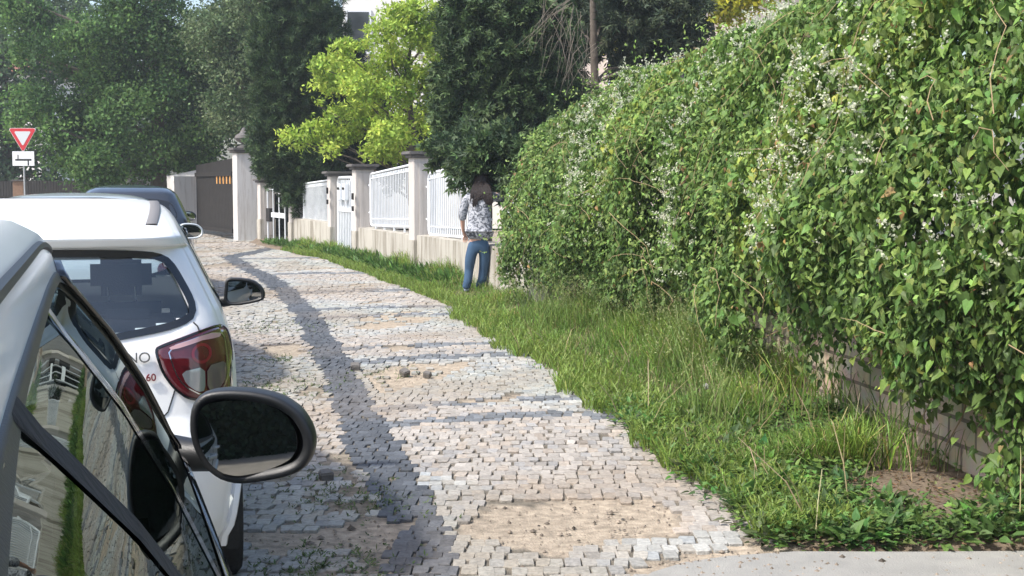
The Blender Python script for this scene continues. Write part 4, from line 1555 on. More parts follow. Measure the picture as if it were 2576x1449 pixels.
# --- white hatchback ahead of the near car ---------------------------------------------------
def white_hatch():
    root = empty('parked_car', (-1.735, 4.40, 0), .262)
    tag(root, 'white hatchback seen from behind with red and clear tail light', 'car', 'cars parked along the left side')
    sh = Shape(
        yr=[(.18, .14), (.24, .07), (.34, .02), (.50, 0), (.62, 0.0), (.68, .03), (.74, .055), (.95, .075), (1.05, .10), (1.10, .13), (1.335, .235), (1.345, .17), (1.375, .14), (1.39, .17), (1.40, .26), (1.415, .42), (1.44, .72), (1.46, .98), (1.48, 1.28), (1.495, 1.52), (1.505, 1.70)],
        yf=[(.18, 3.45), (.3, 3.58), (.5, 3.665), (.65, 3.65), (.74, 3.58), (.82, 3.40), (.88, 3.12), (.93, 2.90), (.97, 2.72), (1.1, 2.52), (1.3, 2.18), (1.40, 2.04), (1.44, 2.0), (1.46, 1.97), (1.48, 1.92), (1.495, 1.87), (1.505, 1.80)],
        w=[(.18, .74), (.28, .80), (.5, .825), (.75, .83), (.90, .822), (1.0, .80), (1.1, .765), (1.3, .668), (1.38, .622), (1.42, .600), (1.44, .585), (1.46, .565), (1.48, .53), (1.495, .46), (1.505, .28)],
        rr=[(.18, .22), (.5, .24), (.75, .20), (.95, .17), (1.1, .15), (1.3, .14), (1.42, .14), (1.48, .12), (1.505, .06)],
        rf=[(.18, .4), (.7, .42), (.9, .40), (1.1, .3), (1.4, .2), (1.505, .06)], L=3.665)
    rw = round_poly([(-.60, 1.30), (-.50, 1.328), (0, 1.338), (.50, 1.328), (.575, 1.30), (.66, 1.14), (.655, 1.08), (.56, 1.045), (.3, 1.005), (0, .995), (-.3, 1.005), (-.56, 1.045), (-.655, 1.08), (-.66, 1.14)], 2)
    ws = round_poly([(-.66, 1.02), (.66, 1.02), (.52, 1.39), (-.52, 1.39)], 2)
    swr = round_poly([(.62, 1.12), (.52, 1.20), (.62, 1.34), (1.0, 1.395), (1.75, 1.385), (2.1, 1.25), (2.52, 1.02), (2.4, .985), (1.2, 1.01)], 2)
    holes = [('rear', inset(rw, .025)), ('front', inset(ws, .02)), ('right', inset(swr, .02)), ('left', inset(swr, .02))]
    zs = zlevels(.18, 1.505, 96, (1.335, 1.34, 1.345, 1.375, 1.39, 1.40, 1.415, 1.44, 1.48, 1.495))
    car_body(sh, zs, holes, (.62, 3.0), .30, M_WHITECAR, root)
    o = patch('rear_window', sh, 'rear', inset(rw, .004), .003, M_GLASS, root)
    patch('window_border', sh, 'rear', rw, .005, M_GLOSSBLACK, o, inset(rw, .026))
    o = patch('windscreen', sh, 'front', ws, .003, M_GLASS, root)
    patch('window_border', sh, 'front', ws, .005, M_GLOSSBLACK, o, inset(ws, .045))
    for fc in ('right', 'left'):
        o = patch('side_window', sh, fc, swr, .003, M_SIDEGLASS, root)
        patch('window_border', sh, fc, swr, .006, M_GLOSSBLACK, o, inset(swr, .035))
        po = [(1.38, 1.0), (1.46, 1.0), (1.44, 1.39), (1.36, 1.39)]
        patch('window_pillar', sh, fc, po, .005, M_GLOSSBLACK, o)
    # roof seams
    for sx in (-1, 1):
        V = []; Fs = []
        ys = np.linspace(.46, 1.72, 22)
        for k, y in enumerate(ys):
            x = .505 + .012 * sin((y - .5) * 2.4)
            # roof height by bisection on the body outline
            lo, hi = 1.30, 1.505
            for _ in range(26):
                md = (lo + hi) / 2
                yr, yf, w, rr, rf = sh.par(md)
                inside = (float(sh.wy(np.array(md), np.array(y))) > x) and (float(sh.y_rear(md, x)) < y) and (float(sh.y_front(md, x)) > y)
                if inside: lo = md
                else: hi = md
            z = lo
            for (dx, dz) in ((-.022, .001), (-.018, .006), (.018, .006), (.022, .001)):
                V.append((sx * (x + dx), y, z + dz))
        for k in range(len(ys) - 1):
            for j in range(3): Fs.append((k * 4 + j, k * 4 + j + 1, k * 4 + 5 + j, k * 4 + 4 + j))
        np_mesh('roof_trim', V, np.array(Fs), mat('grey_trim', (.16, .15, .145), .6), root, smooth=True)
    # tail lights
    for sx in (1, -1):
        def S(pl): return [(sx * a, b) for a, b in pl]
        lamp = round_poly(S([(.505, .985), (.535, 1.0), (.66, 1.04), (.735, 1.055), (.775, 1.03), (.79, .97), (.792, .90), (.786, .80), (.76, .785), (.70, .785), (.62, .80), (.57, .84), (.53, .90)]), 2)
        o = patch('tail_light', sh, 'rear', lamp, .012, M_REDLENS, root, thick=.02)
        patch('lamp_rim', sh, 'rear', lamp, .0145, M_GLOSSBLACK, o, inset(lamp, .008))
        red = round_poly(S([(.555, .985), (.70, 1.025), (.755, 1.015), (.765, .93), (.60, .91)]), 1)
        patch('red_lens', sh, 'rear', red, .018, M_REDLENS, o)
        cm = [(float(sx * (.672 + .036 * cos(t))), float(.962 + .036 * sin(t))) for t in np.linspace(0, 2 * pi, 24, endpoint=False)]
        patch('reflector', sh, 'rear', np.array(cm), .0195, M_REDBRIGHT, o, inset(np.array(cm), .010))
        rim = round_poly(S([(.55, .99), (.70, 1.032), (.76, 1.022), (.77, .93), (.77, .86), (.745, .815), (.67, .81), (.605, .85), (.575, .90)]), 1)
        patch('inner_rim', sh, 'rear', rim, .0205, M_CHROME, o, inset(rim, .0042))
        bar = round_poly(S([(.558, .992), (.70, 1.03), (.748, 1.022), (.742, 1.008), (.70, 1.014), (.565, .978)]), 1)
        patch('lens_highlight', sh, 'rear', bar, .0212, mat('highlight_paint', (.50, .30, .30), .15, coat=1), o)  # pale streak painted on as a highlight of the lens
        cl = round_poly(S([(.598, .902), (.682, .915), (.682, .828), (.655, .826), (.615, .858)]), 1)
        patch('reversing_lens', sh, 'rear', cl, .019, M_CLEARLENS, o)
        cl2 = round_poly(S([(.69, .915), (.762, .924), (.76, .86), (.735, .826), (.69, .826)]), 1)
        patch('indicator_lens', sh, 'rear', cl2, .019, mat('smoked_lens', (.20, .16, .15), .12, metal=.4, coat=1), o)
        # tailgate shut line, bumper seam
        for pl in ([(.645, 1.07), (.66, 1.055), (.668, 1.03)], [(.575, .835), (.55, .76), (.50, .71), (.40, .685)]):
            mb = MB()
            sm = []
            for a, b in zip(pl[:-1], pl[1:]):
                for t in np.linspace(0, 1, 6): sm.append((sx * (a[0] * (1 - t) + b[0] * t), a[1] * (1 - t) + b[1] * t))
            mb.tube([tuple(project(sh, 'rear', np.array(q[0]), np.array(q[1]), .0005)) for q in sm], .0028, 5)
            mb.build('panel_gap', M_BLACKPL, root)
        for wy in (.62, 3.0):
            wheel(root, sx * .735, wy, .30, .175, sx)
            arch_ring(root, sh, wy, .30, sx, M_WHITECAR)
        out = [(-.10, .02), (-.095, .068), (-.075, .082), (-.02, .08), (.045, .07), (.09, .035), (.105, -.005), (.095, -.035), (.04, -.05), (-.04, -.062), (-.085, -.058), (-.105, -.03)]
        mirror(root, out, (sx * .955, 2.28, .995), .10, ((.74, 2.38, .945), (.875, 2.32, .96), .038, .032), sx, M_BLACKPL, .018, yaw=-.12 * sx)
    # badges on the tailgate
    def onrear(x, z, off=.004): return tuple(project(sh, 'rear', np.array(x), np.array(z), off))
    text_mesh('badge', 'NO', .052, M_CHRBADGE, root, onrear(.495, .940, .010), rz=.10)
    text_mesh('badge', '60', .036, M_REDBADGE, root, onrear(.512, .874, .010), rz=.10, bold=.0004)
    patch('rear_plate', sh, 'rear', [(-.26, .72), (.26, .72), (.26, .82), (-.26, .82)], .006, M_SIGNWHITE, root, thick=.01)
    mb = MB()
    mb.tube([onrear(0, 1.02, .02), onrear(-.1, 1.03, .025), onrear(-.33, 1.06, .025)], [.012, .008, .005], 6)
    mb.build('rear_wiper', M_BLACKPL, root, True)
    hl = round_poly([(.42, .70), (.70, .76), (.78, .90), (.66, .90), (.46, .78)], 2)
    for sx in (1, -1):
        patch('headlight', sh, 'front', [(a * sx, b) for a, b in hl], .006, M_CLEARLENS, root)
    cabin(root, 3.665)
    for x in (-.36, .36):
        headrest_seat(root, x, 1.55, .35, 1.0)
    headrest_seat(root, 0, .85, .35, .92, 1.15, False)
    for x in (-.40, .40):
        mb = MB(); mb.box((x, .86, 1.0), (.25, .09, .12), 0, .04)
        mb.build('headrest', M_SEAT, root, True)
    # bumper reflector strip and black valance
    patch('bumper_valance', sh, 'rear', round_poly([(-.62, .23), (.62, .23), (.58, .36), (-.58, .36)], 2), .006, M_BLACKPL, root)
    return root


white_hatch()


# --- near silver car ------------------------------------------------------------------------
def near_car():
    # car space here: y = 0 at the rear bumper, mirrors at y = 2.45
    YM = 2.45
    h = .308
    u = Vector((-sin(h), cos(h), 0))
    o = Vector((-1.53, 2.77, 0)) - u * YM - Vector((cos(h), sin(h), 0)) * .06
    root = empty('parked_car', o, h)
    tag(root, 'pale silver car in the foreground with a big black door mirror', 'car', 'cars parked along the left side')
    KZ = 1.117
    def zm(z): return z if z < .96 else .96 + (z - .96) * KZ
    def tz(t): return [(zm(q[0]), q[1]) for q in t]
    def pz(pl): return [(q[0], zm(q[1])) for q in pl]
    sh = Shape(
        yr=[(q, w_ - .85) for q, w_ in tz([(.18, .16), (.3, .05), (.5, 0), (.66, .0), (.74, .05), (.95, .07), (1.05, .10), (1.30, .22), (1.36, .28), (1.40, .36), (1.43, .50), (1.455, .80), (1.47, 1.25), (1.475, 1.5)])],
        yf=tz([(.18, 3.55), (.3, 3.68), (.5, 3.76), (.62, 3.75), (.70, 3.68), (.78, 3.48), (.84, 3.20), (.89, 2.90), (.94, 2.66), (1.0, 2.52), (1.2, 2.28), (1.36, 2.09), (1.40, 2.03), (1.43, 1.94), (1.455, 1.80), (1.47, 1.60), (1.475, 1.52)]),
        w=[(.18, .79), (.28, .84), (.5, .865), (.75, .872), (.88, .872), (.93, .868), (.97, .855), (1.05, .820), (1.16, .770), (1.28, .705), (1.36, .650), (1.40, .620), (1.44, .610), (1.475, .598), (1.49, .580), (1.51, .55), (1.525, .43), (1.533, .26), (1.5375, .13)],
        rr=tz([(.18, .25), (.7, .28), (1.0, .26), (1.3, .22), (1.44, .16), (1.475, .06)]),
        rf=[(.18, .4), (.7, .42), (.88, .30), (.97, .10), (1.40, .10), (1.5375, .06)], L=3.76, barrel=.018)
    swr = round_poly([(.42, .985), (.05, 1.06), (-.34, 1.20), (-.36, 1.32), (-.15, 1.392), (.30, 1.415), (.86, 1.424), (1.40, 1.428), (1.86, 1.415), (2.00, 1.35), (2.38, 1.05), (2.47, .965), (2.3, .95), (1.2, .962)], 2)
    ws = round_poly(pz([(-.68, .99), (.68, .99), (.53, 1.37), (-.53, 1.37)]), 2)
    rw = round_poly(pz([(-.52, 1.31), (.52, 1.31), (.60, 1.06), (.52, 1.01), (-.52, 1.01), (-.60, 1.06)]), 2)
    holes = [('rear', inset(rw, .025)), ('front', inset(ws, .02)), ('right', inset(swr, .02)), ('left', inset(swr, .02))]
    zs = zlevels(.18, zm(1.475), 100, [zm(q) for q in (1.36, 1.40, 1.43, 1.455, 1.47, 1.473)])
    car_body(sh, zs, holes, (-.05, 3.02), .30, M_SILVERCAR, root)
    q = patch('rear_window', sh, 'rear', rw, .003, M_TINT, root)
    patch('window_border', sh, 'rear', rw, .005, M_GLOSSBLACK, q, inset(rw, .045))
    q = patch('windscreen', sh, 'front', ws, .003, M_GLASS, root)
    patch('window_border', sh, 'front', ws, .005, M_GLOSSBLACK, q, inset(ws, .04))
    for fc, sx in (('right', 1), ('left', -1)):
        q = patch('side_window', sh, fc, swr, .001, M_SIDEGLASS, root, rings=12, n=128)
        patch('window_border', sh, fc, swr, .003, M_BLACKPL, q, inset(swr, .018), n=128, thick=.006)
        patch('pillar_cover', sh, fc, [(1.90, 1.43), (2.06, 1.41), (2.33, 1.17), (2.585, .965), (2.44, .955), (2.13, 1.20), (1.84, 1.405)], .013, M_GLOSSBLACK, q, thick=.012)
        patch('window_pillar', sh, fc, [(1.10, .985), (1.20, .98), (1.16, 1.41), (1.08, 1.41)], .0025, M_GLOSSBLACK, q)
        patch('window_pillar', sh, fc, [(.72, 1.00), (.79, .99), (.385, 1.412), (.31, 1.41)], .003, M_RUBBER, q)
        # bright strip and waist seal along the glass
        patch('waist_trim', sh, fc, [(.70, .975), (1.2, .950), (2.3, .932), (2.52, .935), (2.50, .905), (2.3, .90), (1.2, .918), (.68, .945)], .012, M_GLOSSBLACK, root, thick=.012)
        mb = MB()
        pts = []
        for y in np.linspace(-.2, 1.93, 30):
            t = abs((y - .9) / 1.08)
            z = 1.474 - .045 * t ** 5
            pts.append((sx * (float(sh.wy(np.array(z), np.array(y))) - .002), y, z + .001))
        mb.tube(pts, .008, 6)
        mb.build('roof_trim', M_BLACKPL, root, True)
        for wy in (-.05, 3.02):
            wheel(root, sx * .73, wy, .30, .18, sx)
            arch_ring(root, sh, wy, .30, sx, M_SILVERCAR)
        hl = round_poly([(.40, .62), (.66, .66), (.76, .80), (.62, .80), (.44, .70)], 2)
        patch('headlight', sh, 'front', [(a * sx, b) for a, b in hl], .006, M_CLEARLENS, root)
        tl = round_poly([(.56, .98), (.72, 1.0), (.76, .86), (.70, .74), (.60, .76)], 2)
        patch('tail_light', sh, 'rear', [(a * sx, b) for a, b in tl], .008, M_REDLENS, root)
        k = .000803 * 1.12
        opx = [(487, 1040), (497, 1008), (525, 985), (580, 978), (650, 982), (715, 998), (765, 1032), (793, 1078), (801, 1115), (795, 1150), (770, 1185), (725, 1203), (660, 1215), (605, 1221), (560, 1210), (520, 1178), (495, 1130), (485, 1085)]
        out = [((a - 642) * k, -(b - 1105) * k) for a, b in opx]
        mirror(root, out, (sx * 1.015, YM - .03, .972), .13, ((.80, YM + .07, .925), (.92, YM + .02, .925), .042, .038), sx, M_BLACKPL, .022, yaw=(-.30 if sx > 0 else .30), tilt=(-.085, .30 * sx))
        # door handle, shut lines
        for yy in (.55, 1.50):
            mb = MB(); z = .86
            x = float(sh.wy(np.array(z), np.array(yy)))
            mb.tube([(sx * x, yy, z), (sx * (x + .035), yy + .03, z + .005), (sx * (x + .035), yy + .16, z + .005), (sx * x, yy + .19, z)], .011, 8)
            mb.build('door_handle', M_SILVERCAR, root, True)
        for yy in (1.15, 2.30):
            mb = MB()
            mb.tube([(sx * (float(sh.wy(np.array(z), np.array(yy))) + .0004), yy, z) for z in np.linspace(.30, .92, 16)], .003, 5)
            mb.build('panel_gap', M_BLACKPL, root)
    cabin(root, 3.76, yfront=2.3)
    for x in (-.36, .36): headrest_seat(root, x, 1.42, .35, .96)
    headrest_seat(root, 0, .35, .35, .90, 1.2, False)
    return root


near_car()


# --- two more cars, only roofs and a mirror in view ---------------------------------------
def simple_car(pos, hd, paint, label, H=1.5, Wd=1.76, L=4.2, roof_rail=False, mirror_paint=None, mz=1.02):
    root = empty('parked_car', pos, hd)
    tag(root, label, 'car', 'cars parked along the left side')
    k = H / 1.5; wk = Wd / 1.66; lk = L / 3.665
    sh = Shape(
        yr=[(a * k, b * lk) for a, b in [(.18, .14), (.34, .02), (.62, 0), (.74, .05), (.95, .07), (1.05, .10), (1.30, .28), (1.40, .36), (1.45, .50), (1.475, .68), (1.49, .9), (1.5, 1.2)]],
        yf=[(a * k, b * lk) for a, b in [(.18, 3.45), (.3, 3.58), (.5, 3.665), (.65, 3.65), (.74, 3.5), (.82, 3.2), (.88, 2.9), (.93, 2.70), (1.1, 2.42), (1.3, 2.08), (1.40, 1.90), (1.45, 1.75), (1.475, 1.62), (1.49, 1.5), (1.5, 1.38)]],
        w=[(a * k, b * wk) for a, b in [(.18, .74), (.28, .80), (.5, .825), (.75, .83), (.92, .82), (1.0, .79), (1.3, .66), (1.38, .615), (1.43, .56), (1.46, .49), (1.48, .40), (1.49, .30), (1.5, .14)]],
        rr=[(.18, .26), (1.0 * k, .22), (1.4 * k, .16), (1.5 * k, .06)],
        rf=[(.18, .4), (.9 * k, .4), (1.4 * k, .18), (1.5 * k, .06)], L=L)

    def T(pl, ax): return round_poly([((a * (lk if ax else wk)), b * k) for a, b in pl], 2)
    sw = T([(.60, 1.06), (.52, 1.16), (.66, 1.30), (1.0, 1.39), (1.7, 1.38), (2.0, 1.27), (2.5, 1.0), (2.4, .97), (1.2, 1.0)], 1)
    rw = T([(-.5, 1.32), (.5, 1.32), (.60, 1.08), (.5, 1.02), (-.5, 1.02), (-.60, 1.08)], 0)
    ws = T([(-.66, .98), (.66, .98), (.50, 1.38), (-.50, 1.38)], 0)
    car_body(sh, zlevels(.18, 1.5 * k, 64, (1.45 * k, 1.475 * k, 1.49 * k)), [], (.66 * lk, 3.0 * lk), .32, paint, root)
    patch('rear_window', sh, 'rear', rw, .004, M_GLOSSBLACK, root)
    patch('windscreen', sh, 'front', ws, .004, M_GLOSSBLACK, root)
    for fc, sx in (('right', 1), ('left', -1)):
        patch('side_window', sh, fc, sw, .004, M_GLOSSBLACK, root)
        for wy in (.66 * lk, 3.0 * lk): wheel(root, sx * (Wd / 2 - .1), wy, .32, .19, sx)
        tl = T([(.56, .98), (.72, 1.0), (.76, .86), (.70, .74), (.60, .76)], 0)
        patch('tail_light', sh, 'rear', tl * np.array([sx, 1]), .008, M_REDLENS, root)
        patch('headlight', sh, 'front', T([(.40, .66), (.66, .70), (.76, .82), (.62, .82), (.44, .74)], 0) * np.array([sx, 1]), .006, M_CLEARLENS, root)
        out = [(-.11, .03), (-.09, .075), (-.03, .085), (.06, .075), (.11, .03), (.11, -.03), (.06, -.06), (-.06, -.065), (-.11, -.04)]
        mirror(root, out, (sx * (Wd / 2 + .09), 2.42 * lk, mz * k), .10, ((Wd / 2 - .10, 2.48 * lk, (mz - .06) * k), (Wd / 2 + .02, 2.45 * lk, (mz - .03) * k), .04, .035), sx, mirror_paint or paint, .018)
        if roof_rail:
            mb = MB()
            pts = [(sx * .50 * wk, y * lk, z * k + .035) for y, z in [(.72, 1.452), (.85, 1.475), (1.1, 1.485), (1.4, 1.485), (1.62, 1.465), (1.72, 1.452)]]
            pts[0] = (pts[0][0], pts[0][1], pts[0][2] - .03); pts[-1] = (pts[-1][0], pts[-1][1], pts[-1][2] - .03)
            mb.tube(pts, .014, 6)
            mb.build('roof_rail', M_BLACKPL, root, True)
    return root


simple_car((-3.20, 9.5, 0), .285, M_GREYCAR, 'pale hatchback with only its roof and grey mirror showing over the white one', 1.495, 1.76, 4.0, mz=1.12)
simple_car((-5.02, 17.4, 0), .31, M_DARKCAR, 'dark car with black roof farthest along the parked row', 1.555, 1.66, 4.4)

#CARS_END
#FENCE_BEGIN
# ------------------------------------------------------------------ plastered garden wall, pillars, panels, gates
FDIR = unit(np.array([[FEN[1][0] - FEN[0][0], FEN[1][1] - FEN[0][1]]]))[0]
FEN2 = np.array([tuple(FEN[0] - FDIR * 1.5), tuple(FEN[1]), tuple(FEN[2])])


def fen_at(px, py=462):
    """where the sight line through a photo column meets the fence line, and the height there"""
    r = ray(px, py)
    for (a, b) in zip(FEN2[:-1], FEN2[1:]):
        e = b - a
        # r.x t = a.x + k e.x ; r.y t = a.y + k e.y
        det = r.x * (-e[1]) + e[0] * r.y
        t = (a[0] * (-e[1]) + e[0] * a[1]) / det
        k = (r.x * a[1] - r.y * a[0]) / det
        k = (r.x * t - a[0]) / e[0]
        if -0.001 <= k <= 1.0 or (b is FEN2[-1] and k > 0) or (k <= 1.0 and a[1] == FEN2[0][1]):
            return Vector((r.x * t, r.y * t, HC + r.z * t)), e / np.linalg.norm(e)
    return Vector((r.x * t, r.y * t, HC + r.z * t)), e / np.linalg.norm(e)


def V2(v): return np.array([v[0], v[1]])


def ob(p, dirv, back=0.0, along=0.0):
    """plan point moved back from the road / along the fence"""
    n = np.array([dirv[1], -dirv[0]])     # away from the road (right of travel)
    q = V2(p) + n * back + dirv * along
    return q


def wall_section(pa, pb, dirv, h0, h1, name, label, thick=.30):
    a0 = ob(pa, dirv, 0); a1 = ob(pb, dirv, 0); b0 = ob(pa, dirv, thick); b1 = ob(pb, dirv, thick)
    root = empty('garden_wall', (a0[0], a0[1], 0))
    tag(root, label, 'wall', 'low plastered garden walls')
    mb = MB()
    o = lambda q, z: (q[0] - a0[0], q[1] - a0[1], z)
    mb.prism([o(a0, -.1), o(a1, -.1), o(b1, -.1), o(b0, -.1)], [o(a0, h0), o(a1, h1), o(b1, h1 + .02), o(b0, h0 + .02)])
    mb.build('masonry', M_WALLPL, root)
    return root


def pillar(px_l, px_top, zbase, label, size=.40, px_front=None, h=None, mat_=None, ball=False):
    p, dv = fen_at(px_l, px_top)
    ztop = p.z if h is None else h
    c = ob(p, dv, size / 2 - .04, -size / 2 + .0)
    root = empty('gate_pillar', (c[0], c[1], 0), math.atan2(dv[1], dv[0]))
    tag(root, label, 'pillar', 'plastered pillars along the garden fence')
    mb = MB()
    mb.box((0, 0, (ztop - .11) / 2 - .05), (size, size, ztop - .11 + .1), 0, .008)
    s = mb.build('shaft', mat_ or M_PLASTER, root)
    # shallow pilaster strips on the faces
    mb = MB()
    mb.box((-size / 2 - .011, 0, ztop * .52), (.02, size * .58, ztop * .78), 0, .004)
    mb.build('raised_panel', mat_ or M_PLASTER, s)
    mb = MB()
    mb.box((0, 0, .32), (size + .035, size + .035, .64), 0, .006)
    mb.build('plinth', M_WALLPL, s)
    mb = MB()
    mb.box((0, 0, ztop - .085), (size + .10, size + .10, .05), 0, .012)
    mb.box((0, 0, ztop - .032), (size + .20, size + .20, .06), 0, .014)
    mb.build('capstone', M_CAP, root)
    return root, p, dv, ztop


def fence_panel(pxl, pxr, ytl, ytr, ybl, ybr, label, nb=26, leg_z=.70, left_round=True):
    A, dv = fen_at(pxl, ytl); B, _ = fen_at(pxr, ytr)
    A2, _ = fen_at(pxl, ybl); B2, _ = fen_at(pxr, ybr)
    # A is the far end, B the near end
    a = ob(A, dv, .15); b = ob(B, dv, .15)
    root = empty('metal_fence', (b[0], b[1], 0))
    tag(root, label, 'fence panel', 'white metal fence panels on the garden wall')

    def P(t, z): q = b + (a - b) * t; return Vector((q[0] - b[0], q[1] - b[1], z))
    L = np.linalg.norm(a - b)
    zt = lambda t: B.z + (A.z - B.z) * t
    zb = lambda t: B2.z + (A2.z - B2.z) * t
    cr = .12 / L
    pts = []
    for k in range(7):
        an = pi / 2 * k / 6
        pts.append((cr * (1 - sin(an)) if False else cr - cr * cos(an), 'b', .12 * (1 - sin(an))))
    loop = []
    for k in range(7):
        an = pi * 1.0 + pi / 2 * k / 6
        loop.append(P(cr + cr * cos(an), zb(0) + .12 + .12 * sin(an)))
    for k in range(7):
        an = 1.5 * pi + pi / 2 * k / 6
        loop.append(P(1 - cr + cr * cos(an), zb(1) + .12 + .12 * sin(an)))
    for k in range(7):
        an = 0 + pi / 2 * k / 6
        loop.append(P(1 - cr + cr * cos(an), zt(1) - .12 + .12 * sin(an)))
    for k in range(7):
        an = pi / 2 + pi / 2 * k / 6
        loop.append(P(cr + cr * cos(an), zt(0) - .12 + .12 * sin(an)))
    loop.append(loop[0])
    mb = MB()
    mb.tube(loop, .021, 8, False)
    f = mb.build('frame', M_WHITEMETAL, root, True)
    # scalloped band under the top rail
    mb = MB()
    for k in range(nb):
        t = (k + .5) / nb
        if t < cr * .5 or t > 1 - cr * .5: continue
        mb.box(P(t, zt(t) - .055), (.05, .016, .045), math.atan2(dv[1], dv[0]))
    mb.tube([P(cr * .3, zt(0) - .095), P(1 - cr * .3, zt(1) - .095)], .013, 6)
    mb.build('top_band', M_WHITEMETAL, root)
    mb = MB()
    for k in range(nb):
        t = (k + .5) / nb
        e = 0.0 if cr < t < 1 - cr else .06
        mb.box(P(t, (zt(t) + zb(t)) / 2 - .04), (.030, .014, zt(t) - zb(t) - .12 - e), math.atan2(dv[1], dv[0]))
    mb.tube([P(cr * .3, zb(0) + .13), P(1 - cr * .3, zb(1) + .13)], .011, 6)
    mb.build('bar_infill', M_WHITEMETAL, root)
    for t in (.16, .40, .64, .86):
        mb = MB()
        mb.box(P(t, (zb(t) + leg_z) / 2), (.03, .03, abs(zb(t) - leg_z) + .02), math.atan2(dv[1], dv[0]))
        mb.build('leg', M_WHITEMETAL, root)
    for t, zz in ((1, .25), (1, .78), (0, .25), (0, .78)):
        mb = MB()
        z = zb(t) + (zt(t) - zb(t)) * zz
        s = 1 if t else -1
        q0 = P(t, z); q1 = P(t + s * .14 / L, z)
        mb.tube([q0, q1], .016, 6)
        mb.lathe([(.0, -.02), (.026, -.012), (.026, .012), (0, .02)], tuple(q0.lerp(q1, .5)), 8)
        mb.build('bracket', M_WHITEMETAL, root)
    return root


